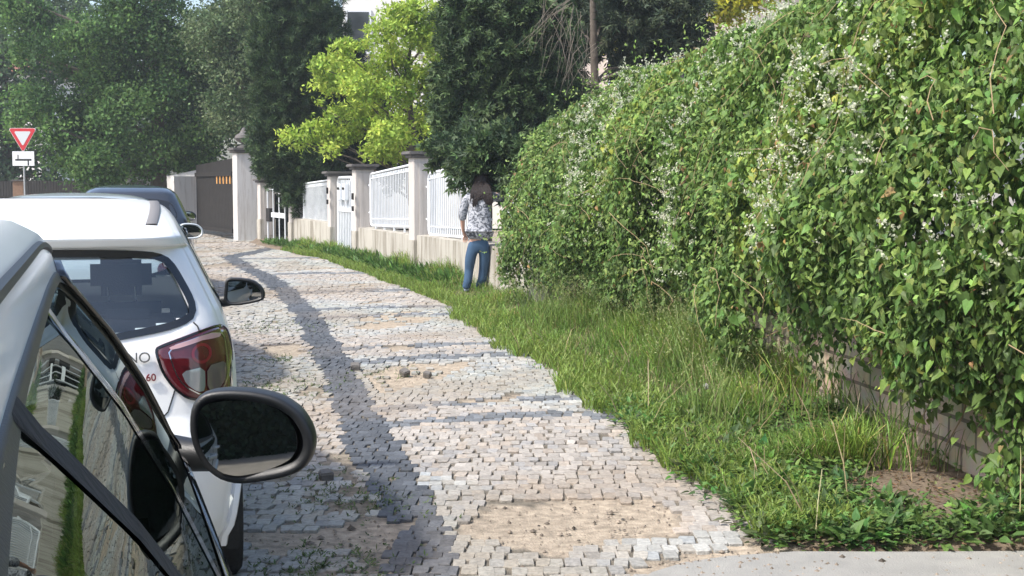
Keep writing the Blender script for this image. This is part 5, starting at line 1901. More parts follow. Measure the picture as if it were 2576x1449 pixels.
def build_fence():
    p1, d1, D1, z1 = pillar(1033, 381, 0, 'tallest pink plastered pillar with a dark cap, left of the woman', .37)
    p2, d2, D2, z2 = pillar(890, 413, 0, 'pink pillar with dark cap on the right side of the white garden gate', .36)
    p3, d3, D3, z3 = pillar(827, 431, 0, 'pink pillar with dark cap on the left side of the white garden gate', .36)
    p4, d4, D4, z4 = pillar(650, 449, 0, 'squat pillar with dark cap standing beside the tall white gatepost', .38)
    p5, d5, D5, z5 = pillar(729, 490, 0, 'plain short post without visible cap, half hidden by the cypress', .32)
    e0, dv0 = fen_at(1372)
    wall_section(e0, d1, FDIR, .72, .72, 'garden_wall', 'stained low wall behind the woman, its right end under the vine')
    wall_section(ob(d1, FDIR, 0, .0), ob(d2, FDIR, 0, -.1), FDIR, .71, .70, 'garden_wall', 'stained low wall between the tallest pillar and the white garden gate')
    q3 = ob(d3, D3, 0, .02)
    wall_section(q3, d5, D5, .72, .74, 'garden_wall', 'short low wall between the white garden gate and the cypress')
    fence_panel(1056, 1204, 436, 402, 590, 602, 'white barred fence panel directly left of the woman', 30)
    fence_panel(1254, 1385, 480, 462, 618, 660, 'white barred fence panel right of the woman, half swallowed by vine', 16)
    fence_panel(913, 1014, 437, 415, 567, 571, 'white barred fence panel between two pillars, in the middle of the row', 26)
    fence_panel(748, 816, 462, 453, 577, 580, 'white barred fence panel half hidden by the drooping cypress', 24)
    # white garden gate between pillar 3 and 2
    a, _ = fen_at(838, 462); b, _ = fen_at(876, 462)
    a = ob(a, FDIR, .1); b = ob(b, FDIR, .1)
    root = empty('garden_gate', (b[0], b[1], 0)); tag(root, 'white sheet metal garden gate with letterboxes between two pink pillars', 'gate')
    ang = math.atan2(FDIR[1], FDIR[0])
    L = np.linalg.norm(a - b); dd = (a - b) / L

    def P(t, z): return Vector((dd[0] * L * t, dd[1] * L * t, z))
    mb = MB()
    mb.tube([P(.03, .12), P(.03, 1.60), P(.12, 1.70), P(.88, 1.70), P(.97, 1.60), P(.97, .12), P(.03, .12)], .028, 8, False)
    mb.build('frame', M_WHITEMETAL, root, True)
    mb = MB()
    for k in range(9): mb.box(P(.08 + .84 * k / 8, .90), (.05, .02, 1.5), ang)
    mb.build('bar_infill', M_WHITEMETAL, root)
    mb = MB(); mb.box(P(.5, 1.02), (L * .9, .05, .07), ang); mb.build('cross_rail', M_WHITEMETAL, root)
    for (t, z) in ((.3, 1.40), (.62, 1.40)):
        mb = MB(); q = P(t, z); mb.box((q.x - .06 * 0.93, q.y - .02, z), (.26, .09, .34), ang, .01)
        x = mb.build('letterbox', M_WHITEMETAL, root)
        mb = MB(); mb.box((q.x - .108, q.y - .037, z + .07), (.17, .012, .05), ang); mb.build('slot', M_DARKWOOD, x)
    # bell plates on the pillars
    for (rt, px, py, lab) in ((d3, 820, 487, 'pillar.'), (d2, 883, 500, '')):
        pass
    for root_p, zz in ((p3, 1.42), (p2, 1.32)):
        for k, hh in ((0, .13), (1, .10)):
            mb = MB()
            mb.box((-.16 + 0, .245 - .0, zz - k * .24), (.10, .03, hh), 0, .004)
            mb.build('bell_plate', M_DARKWOOD, root_p)
    # narrow white gate between pillar 4 and the short post
    a, dv = fen_at(674, 600); b, _ = fen_at(719, 600)
    a = V2(a); b = V2(b); L = np.linalg.norm(a - b); dd = (a - b) / L; ang = math.atan2(dd[1], dd[0])
    root = empty('narrow_gate', (b[0], b[1], 0)); tag(root, 'narrow white barred gate with a letter slot plate, left of the cypress', 'gate')
    mb = MB(); mb.tube([P(.02, .1), P(.02, 1.42), P(.98, 1.42), P(.98, .1), P(.02, .1)], .024, 6, False); mb.build('frame', M_WHITEMETAL, root)
    for t in (.34, .67):
        mb = MB(); mb.tube([P(t, .1), P(t, 1.60)], .016, 6); mb.build('bar', M_WHITEMETAL, root)
    mb = MB(); mb.box(P(.38, .78), (L * .72, .05, .12), ang); mb.build('letter_plate', M_WHITEMETAL, root)
    mb = MB(); mb.box(P(.88, .77), (L * .2, .1, .34), ang); mb.build('lock_box', M_DARKWOOD, root)
    # shade behind the narrow gate is a near-black shrub, put in with the trees
    # tall white gatepost with an urn
    c = AT(616, 462, 36.6)
    root = empty('tall_gatepost', (c.x, c.y, 0), radians(24)); tag(root, 'tall white gatepost topped by a dark stone urn', 'pillar')
    mb = MB(); mb.box((0, 0, 1.18), (.56, .56, 2.46), 0, .01); mb.build('shaft', M_WHITEPL, root)
    mb = MB(); mb.box((0, 0, 2.45), (.70, .70, .06), 0, .015); mb.box((0, 0, 2.52), (.80, .80, .07), 0, .015); mb.build('capstone', M_CAP, root)
    mb = MB(); mb.lathe([(.20, 2.56), (.20, 2.60), (.10, 2.63), (.08, 2.68), (.22, 2.76), (.26, 2.83), (.24, 2.90), (.12, 2.97), (.09, 3.03), (.05, 3.10), (.0, 3.13)], (0, 0, 0), 24)
    mb.build('stone_urn', M_CAP, root, True)
    # dark boarded gate
    A = G(590, 604); A = AT(589, 560, 37.4); B = AT(497, 560, 41.5)
    a = V2(A); b = V2(B); L = np.linalg.norm(b - a); dd = (b - a) / L; ang = math.atan2(dd[1], dd[0])
    root = empty('boarded_gate', (a[0], a[1], 0)); tag(root, 'dark boarded driveway gate with five small orange slots', 'gate')
    zt = lambda t: AT(589, 403, 37.4).z + (AT(497, 420, 41.5).z - AT(589, 403, 37.4).z) * t

    def P2(t, z, o=0): return Vector((dd[0] * L * t + dd[1] * o, dd[1] * L * t - dd[0] * o, z))
    mb = MB(); nbd = 26
    for k in range(nbd):
        t = (k + .5) / nbd
        mb.box(P2(t, (zt(t) + .12) / 2 + .06), (L / nbd - .012, .04, zt(t) - .14), ang)
    mb.box(P2(.5, .22, -.04), (L, .05, .12), ang); mb.box(P2(.5, 1.85, -.04), (L, .05, .12), ang)
    mb.build('board_panel', M_DARKWOOD, root)
    for k in range(5):
        t = .055 + k * .085
        mb = MB(); mb.box(P2(t, 1.70, .028 if True else 0), (.075, .03, .27), ang)
        q = mb.build('slot_inlay', M_ORANGE, root)
        mb = MB(); mb.box(P2(t, 1.70, -.028), (.075, .03, .27), ang)
        mb.build('slot_inlay', M_ORANGE, root)
    # plain wall left of the gate
    A = AT(497, 560, 41.6); B = AT(440, 560, 40.9)
    root = empty('rendered_wall', (A.x, A.y, 0)); tag(root, 'plain pale rendered wall left of the dark boarded gate', 'wall')
    mb = MB(); n = 1
    mb.prism([(0, 0, -.1), (B.x - A.x, B.y - A.y, -.1), (B.x - A.x - .3, B.y - A.y + .3, -.1), (-.1, .35, -.1)],
             [(0, 0, 1.8), (B.x - A.x, B.y - A.y, 1.8), (B.x - A.x - .3, B.y - A.y + .3, 1.8), (-.1, .35, 2.0)])
    mb.build('masonry', M_WHITEPL, root)


build_fence()


def far_things():
    # corner fence beyond the parked cars
    A = AT(-60, 470, 49); B = AT(470, 470, 47)
    root = empty('board_fence', (A.x, A.y, 0)); tag(root, 'long dark board fence under the big tree across the junction', 'fence')
    mb = MB(); n = 74
    d = Vector((B.x - A.x, B.y - A.y, 0)); L = d.length; d.normalize(); ang = math.atan2(d.y, d.x)
    for k in range(n):
        mb.box(tuple(d * (L * (k + .5) / n) + Vector((0, 0, .84))), (L / n - .015, .03, 1.68), ang)
    mb.build('board_panel', M_DARKWOOD, root)

    def post(px, w, d_, yt, m, label, cap=True):
        c = AT(px, yt, d_)
        r = empty('fence_post', (c.x, c.y, 0), .2); tag(r, label, 'pillar')
        mb = MB(); mb.box((0, 0, c.z / 2 - .05), (w, w, c.z + .1), 0, .01); mb.build('shaft', m, r)
        if cap:
            mb = MB(); mb.box((0, 0, c.z + .03), (w + .1, w + .1, .06), 0, .01); mb.build('capstone', M_CAP, r)
    post(47, .36, 46.6, 456, M_BRICKPILLAR, 'brown brick fence pillar next to the yield sign post')
    post(313, .34, 45.5, 438, M_WHITEPL, 'white fence pillar under the lowest leaves of the big tree')
    post(371, .16, 45.2, 432, M_STEEL, 'thin pale post against the dark boards under the big tree', False)
    # yield sign
    c = AT(63, 500, 40.5)
    root = empty('yield_sign', (c.x, c.y, 0), .03); tag(root, 'yield sign with a junction layout plate on a grey post', 'road sign')
    k = 40.5 / F_PX

    def zz(py): return AT(63, py, 40.5).z
    mb = MB(); mb.tube([(0, 0, -.1), (0, 0, zz(330))], .03, 10); mb.build('pole', M_STEEL, root, True)

    def tri(sc, y, name, m, par, th=.012):
        R = .455 * sc; cz = zz(343)
        pts = []
        for a in (-90, 30, 150):
            cx, cy = R * cos(radians(a)), R * sin(radians(a))
            for e in (-20, 0, 20):
                pts.append((cx * .90 + .10 * R * cos(radians(a + e * 3)), cy * .90 + .10 * R * sin(radians(a + e * 3))))
        mb = MB()
        mb.prism([(x, y, cz + z) for x, z in pts], [(x, y - th, cz + z) for x, z in pts])
        return mb.build(name, m, par)
    p = tri(1.0, -.04, 'sign_plate', M_SIGNWHITE, root)
    tri(.965, -.054, 'red_border', M_SIGNRED, p, .003)
    tri(.60, -.059, 'white_field', mat('sign_field', (.55, .57, .59), .4), p, .003)
    mb = MB(); mb.box((0, -.045, zz(399)), (54 * k, .012, 36 * k), 0, .002); p = mb.build('layout_plate', M_SIGNWHITE, root)
    mb = MB()
    mb.box((0 * k, -.054, zz(402)), (40 * k, .004, 4.5 * k)); mb.build('thick_line', M_SIGNBLACK, p)
    mb = MB(); mb.box((-13 * k, -.0545, zz(394)), (2.4 * k, .004, 10 * k)); mb.build('thin_line', M_SIGNBLACK, p)
    mb = MB(); mb.box((12 * k, -.0545, zz(410)), (3.2 * k, .004, 12 * k)); mb.build('thin_line', M_SIGNBLACK, p)
    # houses glimpsed between the trees
    def house(x0, x1, d0, dep, h, m, label, wins, roof=True):
        root = empty('house', ((x0 + x1) / 2, d0, 0)); tag(root, label, 'house')
        w = x1 - x0
        mb = MB(); mb.box((0, dep / 2, h / 2), (w, dep, h)); wl = mb.build('wall', m, root)
        for (wx, wz, ww, wh) in wins:
            mb = MB(); mb.box((wx, -.02, wz), (ww, .10, wh)); f = mb.build('window', M_WHITEMETAL, root)
            mb = MB(); mb.box((wx, -.075, wz), (ww - .16, .02, wh - .16)); mb.build('pane', M_HGLASS, f)
            mb = MB(); mb.box((wx, -.12, wz - wh / 2 - .05), (ww + .2, .22, .06)); mb.build('sill', M_WHITEPL, f)
        if roof:
            mb = MB(); hw = w / 2 + .5
            mb.prism([(-hw, -.5, h), (hw, -.5, h), (hw, dep + .5, h), (-hw, dep + .5, h)], [(-hw * .2, dep * .45, h + 3), (hw * .2, dep * .45, h + 3), (hw * .2, dep * .55, h + 3), (-hw * .2, dep * .55, h + 3)])
            mb.build('roof', M_ROOFTILE, root)
    a = AT(862, 100, 46)
    w0 = AT(902, 80, 46)
    house(a.x, a.x + 10.5, 46, 10, 9.5, M_HOUSE, 'white rendered house behind the yellow green tree', [(w0.x - (a.x + 5.25), w0.z, .9, 1.5), (-1.9, w0.z, 1.3, 1.5), (.9, w0.z, 1.3, 1.5), (3.4, w0.z, 1.3, 1.5), (-1.9, 3.4, 1.3, 1.5), (1.4, 3.4, 1.3, 1.5)])
    b = AT(1420, 100, 40)
    house(b.x, b.x + 9, 40, 9, 7.6, M_HOUSEPINK, 'warm toned house glimpsed behind the tall pine trunk', [(-2.6, 4.6, 1.2, 1.5), (1.2, 4.6, 1.2, 1.5)])
    c = AT(-40, 200, 70)
    house(c.x - 9, c.x + 3, 70, 10, 7.4, M_HOUSE, 'pale house just visible at the left picture edge', [(-1, 5.6, 1.2, 1.5), (4.2, 5.6, 1.2, 1.5), (2.0, 5.6, 1.2, 1.5)])


far_things()

#FENCE_END
#TREES_BEGIN
# ------------------------------------------------------------------ trees
def pts_of(lobes): return [(l[0], l[1], l[2]) for l in lobes]


def tree(name, label, cat, group, base_px, d, lob, n, leaf, col, col2, seed, trunk_r=.22, top_px=None, **kw):
    b = AT(base_px, 462, d)
    root = empty(name, (b.x, b.y, 0)); tag(root, label, cat, group)
    L = [(l[0] - b.x, l[1] - b.y, l[2], l[3], l[4], l[5]) for l in lob]
    o, cc = crown('crown', root, L, n, leaf, col, seed, col2=col2, **kw)
    o['kind'] = 'stuff'
    zt = max(l[2] for l in L)
    pick = [L[i] for i in range(len(L))]
    trunk(root, (0, 0, -.1), (0.0, 0, zt), trunk_r, trunk_r * .3, [(l[0], l[1], l[2]) for l in pick[::max(1, len(pick) // 22)]], seed, 'trunk', trunk_r * .35)
    return root


GT = 'trees lining the street'


def bough_lobes(outline, d, k, rad, spread, seed):
    """many small boughs at their own distances inside a set of big lobes"""
    r = random.Random(seed); out = []
    tot = sum(o[2] * o[3] for o in outline)
    for o in outline:
        for _ in range(max(2, int(k * o[2] * o[3] / tot + .5))):
            a = r.uniform(0, 6.283); q = r.random() ** .5
            rr = r.uniform(*rad)
            out.append((o[0] + cos(a) * q * max(5, o[2] - rr * .6), o[1] + sin(a) * q * max(5, o[3] - rr * .6), rr, rr * .62, r.uniform(-spread, spread * .6) + (o[4] if len(o) > 4 else 0)))
    return lobes_px(out, d, dd=1.1)


LOB1 = [(180, 130, 150, 130), (330, 80, 150, 120), (120, 260, 115, 110), (260, 260, 150, 130), (400, 230, 120, 150), (210, 385, 130, 60, -1.5), (350, 390, 130, 70, -1), (440, 370, 85, 100), (470, 150, 80, 140), (60, 50, 110, 100), (265, 440, 60, 32, -1.5), (330, -60, 260, 90)]
lob1 = bough_lobes(LOB1, 43.5, 95, (32, 68), 2.2, 77)
tree('deciduous_tree', 'big dark green broadleaf tree filling the upper left of the street', 'tree', GT, 400, 43.5, lob1, 100000, .125, (.045, .098, .030), (.14, .25, .068), 201, .28, clump=.5, clump_n=130, flat=.4, shell=.75, shape='quad', up=.8)
lob0 = lobes_px([(20, 120, 150, 180), (10, 330, 110, 130), (70, 420, 90, 60), (200, 60, 130, 140), (-120, 250, 150, 250), (300, 300, 180, 160), (40, 440, 110, 45), (150, 430, 90, 45)], 57)
tree('deciduous_tree', 'hazier broadleaf tree behind the yield sign at the left edge', 'tree', GT, 20, 57, lob0, 34000, .24, (.06, .105, .055), (.10, .155, .08), 202, .3, clump=.7, clump_n=60)
lob2 = bough_lobes([(590, 50, 110, 100), (600, 160, 110, 90), (595, 260, 90, 80), (640, 310, 75, 60), (520, 100, 55, 80), (690, 200, 80, 150), (565, 330, 42, 32), (680, 60, 90, 110), (640, -40, 160, 80)], 41, 60, (28, 55), 1.6, 78)
tree('poplar_tree', 'grey green silvery leaved tree rising behind the tall white gatepost', 'tree', GT, 655, 41.5, lob2, 52000, .105, (.07, .118, .047), (.18, .235, .115), 203, .2, clump=.5, clump_n=110, flat=.4, up=.5)
lobd = lobes_px([(470, 250, 80, 190), (520, 370, 70, 60), (480, 420, 60, 40), (560, 150, 100, 150), (700, 150, 150, 200)], 47)
tree('deciduous_tree', 'shaded dark tree between the big broadleaf and the silvery one', 'tree', GT, 480, 47, lobd, 16000, .24, (.034, .062, .034), (.048, .085, .045), 204, .2, clump=.6, clump_n=60)


def conifer(name, label, base_px, d, lob, n, L_, W_, col, col2, seed, sag, up, trunk_r=.16, top=None, clump=.3, clump_n=60):
    r = np.random.default_rng(seed)
    b = AT(base_px, 462, d)
    root = empty(name, (b.x, b.y, 0)); tag(root, label, 'conifer', 'dark conifers behind the fence')
    Lb = np.array([(l[0] - b.x, l[1] - b.y, l[2], l[3], l[4], l[5]) for l in lob])
    vol = Lb[:, 3] * Lb[:, 5]; vol /= vol.sum()
    m = n // clump_n
    li = r.choice(len(Lb), m, p=vol)
    dr = rand_dirs(m, r); rad = .45 + .55 * r.random((m, 1)) ** .7
    cc = Lb[li, :3] + dr * rad * Lb[li, 3:6]
    axis = np.stack([cc[:, 0], cc[:, 1], np.zeros(m)], 1)
    out = unit(unit(dr + .001) * .8 + unit(axis + .001) * .4)
    k = np.repeat(np.arange(m), clump_n)
    t = r.random((len(k), 1))
    # every clump is a small branchlet: sprays strung along it
    bd = unit(out + np.array([0, 0, up - sag])[None] + r.normal(0, .3, (m, 3)))
    C = cc[k] + bd[k] * (t - .3) * clump * 2.0 + r.normal(0, .33, (len(k), 3)) * clump * (1.1 - .7 * t)
    cl = jitter_col(col, len(k), r, .25, .05)
    tip = (t > .72) & (r.random(t.shape) < .7)
    cl = np.where(tip, jitter_col(col2, len(k), r, .22, .05), cl)
    o = sprays('crown', root, C, bd[k], seed + 1, L_, W_, cl, up=up * .5, sag=sag * .5)
    o['kind'] = 'stuff'
    zt = (top or Lb[:, 2].max())
    trunk(root, (0, 0, -.1), (0, 0, zt), trunk_r, trunk_r * .35, [tuple(q[:3]) for q in Lb[:8]], seed, 'trunk', trunk_r * .3)
    return root


lob3 = lobes_px([(755, 40, 90, 120), (750, 160, 95, 110), (738, 280, 84, 100), (735, 380, 80, 80), (785, 430, 75, 70), (772, 500, 34, 50), (705, 360, 55, 90), (795, 110, 55, 90), (700, 150, 50, 120)], 31.6)
conifer('cypress', 'dark cypress drooping over the fence beside the narrow white gate', 760, 32.2, lob3, 60000, .135, .030, (.032, .062, .026), (.070, .115, .043), 211, .15, .55, .18, clump=.26)
lob3b = lobes_px([(900, 330, 90, 110), (850, 390, 80, 60), (970, 395, 100, 60), (880, 230, 70, 110), (1010, 350, 90, 60), (830, 300, 60, 90)], 33.8)
conifer('thuja', 'almost black thuja behind the yellow green tree', 900, 34, lob3b, 20000, .17, .045, (.016, .030, .020), (.026, .046, .030), 212, .1, .5, .15, clump=.3)

# yellow-green tree in flat layered pads
YP = [(755, 345, 44, 28), (805, 325, 38, 24), (845, 350, 40, 26), (850, 290, 36, 26), (925, 285, 60, 34), (905, 330, 50, 26), (985, 330, 62, 38), (960, 378, 60, 20), (1040, 300, 60, 34), (825, 215, 42, 30), (868, 178, 52, 32), (900, 215, 52, 30), (820, 165, 34, 24), (880, 130, 52, 34), (935, 190, 60, 34), (985, 150, 60, 40), (980, 95, 70, 40), (1005, 40, 62, 38), (1065, 75, 64, 44), (1100, 120, 50, 48), (1045, 190, 62, 40), (1000, 230, 60, 36), (1085, 240, 54, 40), (1110, 320, 40, 34), (1120, 185, 30, 50), (925, 245, 50, 26), (1090, 370, 40, 22), (1000, 390, 45, 18), (1060, 30, 60, 30), (830, 380, 18, 16), (800, 255, 22, 18)]
rr_ = random.Random(5)
lob4 = lobes_px([(a, b, c, d_, rr_.uniform(-1.3, 1.1)) for a, b, c, d_ in YP], 28.6, dd=1.3)


def yellow_tree():
    b = AT(1040, 462, 29.2)
    root = empty('golden_tree', (b.x, b.y, 0)); tag(root, 'bright yellow green tree with layered foliage behind the white fence', 'tree', GT)
    L = [(l[0] - b.x, l[1] - b.y, l[2], l[3], l[4], l[5]) for l in lob4]
    o, cc = crown('crown', root, L, 25000, .11, (.41, .52, .085), 221, clump=.19, clump_n=42, col2=(.25, .37, .06), up=1.3, flat=.28, shell=.35, shape='quad', width=.42)
    o['kind'] = 'stuff'
    trunk(root, (0, 0, -.1), (-.1, 0, 4.4), .14, .05, [(l[0], l[1], l[2] - .1) for l in L], 5, 'trunk', .032)


yellow_tree()
lob5 = lobes_px([(1215, 40, 90, 100), (1270, 140, 110, 100), (1300, 250, 110, 90), (1215, 280, 90, 90), (1215, 365, 85, 55), (1340, 330, 80, 70), (1165, 190, 45, 80), (1370, 120, 60, 100), (1310, 20, 90, 70), (1280, 395, 60, 45), (1210, 415, 35, 30), (1150, 330, 40, 50), (1390, 250, 50, 60), (1330, 400, 40, 45), (1205, 395, 62, 40, -3.9), (1275, 405, 60, 55, -4.0), (1330, 420, 36, 50, -4.2), (1150, 360, 40, 40, -3.0), (1240, 430, 40, 30, -4.0)], 22.4)
conifer('spruce', 'large dark conifer hanging above the woman beside the vine', 1212, 22.8, lob5, 90000, .115, .032, (.036, .066, .027), (.082, .130, .046), 231, .45, .25, .15, clump=.24)
lob6 = lobes_px([(1600, 60, 110, 75), (1650, 140, 80, 45), (1590, 165, 45, 30), (1690, 30, 70, 60), (1590, -10, 90, 40), (1440, 60, 40, 80, 1.5), (1545, 40, 40, 50, 1.2), (1450, 170, 34, 50, 1.0), (1540, 150, 24, 40, 1.4), (1700, 110, 40, 50)], 24.6, dd=1.2)
conifer('pine', 'tall pine with a straight bare trunk above the vine crest', 1496, 24.4, lob6, 17000, .15, .034, (.032, .050, .026), (.062, .082, .038), 232, .35, .1, .115, top=6.5, clump=.26)
lob7 = lobes_px([(1790, 20, 90, 45), (1560, 90, 40, 50), (1860, -20, 90, 50), (1700, -30, 90, 40)], 31, dd=1.2)
tree('golden_shrub', 'yellow leaved tree peeking out behind the pine and the vine', 'tree', GT, 1790, 31, lob7, 5000, .14, (.42, .40, .03), (.26, .29, .03), 233, .12, clump=.3, clump_n=30)
lob8 = lobes_px([(1470, 300, 70, 50), (1640, 215, 60, 40), (1400, 380, 80, 60)], 27)
conifer('yew_shrub', 'low dark evergreen filling the gap behind the vine crest', 1500, 27, lob8, 9000, .16, .045, (.014, .026, .014), (.026, .042, .022), 234, .1, .4, .08, clump=.3)
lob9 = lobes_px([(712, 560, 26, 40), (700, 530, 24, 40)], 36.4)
conifer('yew_shrub', 'small evergreen painted near black as the shade behind the narrow white gate', 700, 36.4, lob9, 2500, .14, .04, (.010, .018, .012), (.018, .03, .02), 235, .1, .4, .05, clump=.2)  # near-black leaf colour put in for the shade there


def hanging_twigs():
    root = empty('dead_branches', tuple(AT(1380, 80, 22.0)))
    tag(root, 'bare grey twigs hanging in front of the dark conifer', 'branches')
    rr = random.Random(17); o = AT(1380, 80, 22.0)
    mb = MB()
    for (x0, y0, x1, y1, c) in [(1400, -10, 1340, 120, 14), (1420, 20, 1440, 190, 10), (1470, 90, 1440, 220, 9), (1540, 230, 1480, 210, 5), (1390, 60, 1400, 170, 8)]:
        for i in range(c):
            ax, ay = x0 + rr.uniform(-45, 45), y0 + rr.uniform(-25, 30)
            bx, by = x1 + rr.uniform(-45, 45), y1 + rr.uniform(-30, 50)
            dp = 21.6 + rr.uniform(-.5, .3)
            p = [AT(ax + (bx - ax) * t + rr.uniform(-6, 6), ay + (by - ay) * t ** 1.3, dp + .1 * t) - o for t in (0, .3, .6, 1)]
            mb.tube(p, [.0055, .0045, .003, .002], 4)
    ob_ = mb.build('twig', M_TWIG, root); ob_['kind'] = 'stuff'


hanging_twigs()


def added_rear_hedge():  # unseen foliage added so the door mirror reflects something dark
    r = np.random.default_rng(401)
    root = empty('added_hedge', (1.0, -6.0, 0)); tag(root, 'tall dark foliage screen added behind the camera to darken the near door mirror', 'added_hedge')
    n = 30000
    C = np.stack([r.uniform(-7, 7, n), r.normal(0, .12, n) + .5 * (r.random(n) < .8), r.uniform(.02, 3.6, n)], 1)
    C[:, 1] += .15 * wnoise(C, 402, 2, 2)
    leaf_mesh('foliage', C, rand_dirs(n, r), unit(np.array([0, 1.0, .3])[None] + rand_dirs(n, r) * .6), .26, .18, jitter_col((.022, .04, .02), n, r, .3), M_NEEDLE, root, 'quad')['kind'] = 'stuff'
    trunk(root, (0, 0, -.1), (0, 0, 3.0), .08, .03, [], 3)


added_rear_hedge()

#TREES_END
#PERSON_BEGIN
# ------------------------------------------------------------------ woman at the fence
def skin_obj(name, joints, edges, material, parent, subs=2, root='pelvis', smoothing=.6, grow=1.0):
    names = list(joints)
    me = bpy.data.meshes.new(name + '_cage')
    me.from_pydata([joints[n][0] for n in names], [(names.index(a), names.index(b)) for a, b in edges], [])
    o = bpy.data.objects.new(name + '_tmp', me); COL.objects.link(o)
    md = o.modifiers.new('skin', 'SKIN'); md.branch_smoothing = smoothing; md.use_smooth_shade = True
    sv = me.skin_vertices[0].data
    for i, n in enumerate(names):
        rr = joints[n][1]
        rr = rr if isinstance(rr, tuple) else (rr, rr)
        sv[i].radius = (rr[0] * grow, rr[1] * grow)
        sv[i].use_root = (n == root)
    sb = o.modifiers.new('sub', 'SUBSURF'); sb.levels = subs; sb.render_levels = subs
    dg = bpy.context.evaluated_depsgraph_get(); dg.update()
    m2 = bpy.data.meshes.new_from_object(o.evaluated_get(dg))
    bpy.data.objects.remove(o)
    m2.name = name; m2.materials.clear()
    return link_mesh(name, m2, material, parent, True)


def woman():
    D = 18.0
    base = AT(1190, 745, D)
    zb = float(verge_h(np.array([base.x]), np.array([base.y]))[0])
    root = empty('person', (base.x, base.y, zb))
    tag(root, 'woman seen from behind in a grey printed blouse and blue jeans, leaning to the fence', 'person')
    o = Vector((base.x, base.y, zb))

    def J(px, py, dd=0.0): return tuple(AT(px, py, D + dd) - o)
    def Zs(p, z): return (p[0], p[1], z)
    # body: one continuous skin
    la, ra = Zs(J(1174, 739, .0), .075), Zs(J(1207, 734, .16), .075)
    B = {
        'pelvis': (J(1204, 604), (.135, .10)), 'waist': (J(1206, 562, .0), (.115, .085)), 'chest': (J(1207, 515, .03), (.135, .095)),
        'neckb': (J(1209, 480, .07), (.07, .06)), 'neck': (J(1211, 469, .11), .05), 'head0': (J(1211, 458, .17), (.075, .085)), 'head1': (J(1211, 446, .19), (.068, .08)),
        'shl': (J(1176, 492, .05), .055), 'ell': (J(1163, 541, .06), .040), 'wrl': (J(1165, 580, .16), .026), 'pal': (J(1170, 594, .20), (.030, .016)),
        'shr': (J(1243, 490, .06), .055), 'elr': (J(1267, 497, .22), .040), 'wrr': (J(1284, 492, .42), .026), 'par': (J(1288, 489, .50), (.030, .016)),
        'hl': (J(1184, 620), .085), 'kl': (J(1180, 678, .02), .054), 'al': (la, .036), 'hr': (J(1223, 620, .02), .085), 'kr': (J(1217, 676, .08), .054), 'ar': (ra, .036),
        'fl': ((la[0] - .01, la[1] + .13, .03), (.038, .026)), 'fr': ((ra[0] + .02, ra[1] + .13, .03), (.038, .026)),
    }
    E = [('pelvis', 'waist'), ('waist', 'chest'), ('chest', 'neckb'), ('neckb', 'neck'), ('neck', 'head0'), ('head0', 'head1'), ('chest', 'shl'), ('shl', 'ell'), ('ell', 'wrl'), ('wrl', 'pal'),
         ('chest', 'shr'), ('shr', 'elr'), ('elr', 'wrr'), ('wrr', 'par'), ('pelvis', 'hl'), ('hl', 'kl'), ('kl', 'al'), ('al', 'fl'), ('pelvis', 'hr'), ('hr', 'kr'), ('kr', 'ar'), ('ar', 'fr')]
    # fingers
    for (h, pw, base_d) in (('l', 'pal', Vector((.10, .35, -.93))), ('r', 'par', Vector((.25, .9, -.1)))):
        pb = Vector(B[pw][0]); dv = base_d.normalized(); side = dv.cross(Vector((0, 0, 1)) if h == 'r' else Vector((0, 1, 0))).normalized()
        nrm = dv.cross(side)
        for i, ln in enumerate((.062, .072, .068, .052)):
            r0 = pb + side * (i - 1.5) * .019 + dv * .02
            B[f'{h}f{i}a'] = (tuple(r0), .010); B[f'{h}f{i}b'] = (tuple(r0 + dv * ln * .55 + nrm * .008), .0085); B[f'{h}f{i}c'] = (tuple(r0 + dv * ln + nrm * .026), .0075)
            E += [(pw, f'{h}f{i}a'), (f'{h}f{i}a', f'{h}f{i}b'), (f'{h}f{i}b', f'{h}f{i}c')]
        t0 = pb - dv * .01 + side * .032
        B[h + 'ta'] = (tuple(t0), .011); B[h + 'tb'] = (tuple(t0 + dv * .04 + side * .018), .009)
        E += [(pw, h + 'ta'), (h + 'ta', h + 'tb')]
    skin_obj('body', B, E, M_SKIN, root, 1)
    # blouse: loose, to below the hips, sleeves to the forearm
    S = {
        'pelvis': (J(1206, 556), (.155, .115)), 'hem': (J(1206, 606, -.01), (.178, .140)), 'hip': (J(1206, 582, -.01), (.170, .128)), 'mid': (J(1207, 530, .01), (.155, .112)), 'chest': (J(1207, 507, .03), (.150, .108)),
        'yoke': (J(1209, 486, .06), (.10, .08)), 'coll': (J(1210, 475, .09), (.062, .058)),
        'shl': (J(1177, 493, .05), .070), 'ul': (J(1168, 518, .05), .062), 'ell': (J(1163, 540, .06), .056), 'cfl': (J(1164, 556, .10), .048),
        'shr': (J(1242, 491, .06), .070), 'ur': (J(1256, 496, .14), .06), 'elr': (J(1268, 498, .23), .055), 'cfr': (J(1277, 495, .33), .046)}
    SE = [('hem', 'hip'), ('hip', 'pelvis'), ('pelvis', 'mid'), ('mid', 'chest'), ('chest', 'yoke'), ('yoke', 'coll'), ('chest', 'shl'), ('shl', 'ul'), ('ul', 'ell'), ('ell', 'cfl'), ('chest', 'shr'), ('shr', 'ur'), ('ur', 'elr'), ('elr', 'cfr')]
    bl = skin_obj('blouse', S, SE, M_BLOUSE, root, 2, grow=1.16)
    # a few folds
    co = np.zeros(len(bl.data.vertices) * 3, np.float32); bl.data.vertices.foreach_get('co', co); co = co.reshape(-1, 3)
    low = np.clip((1.05 - co[:, 2]) / .35, 0.1, 1)
    f = wnoise(co * np.array([1, 1, .35]), 301, 26, 2)
    c0 = co - np.array(S['pelvis'][0])[None]; c0[:, 2] = 0
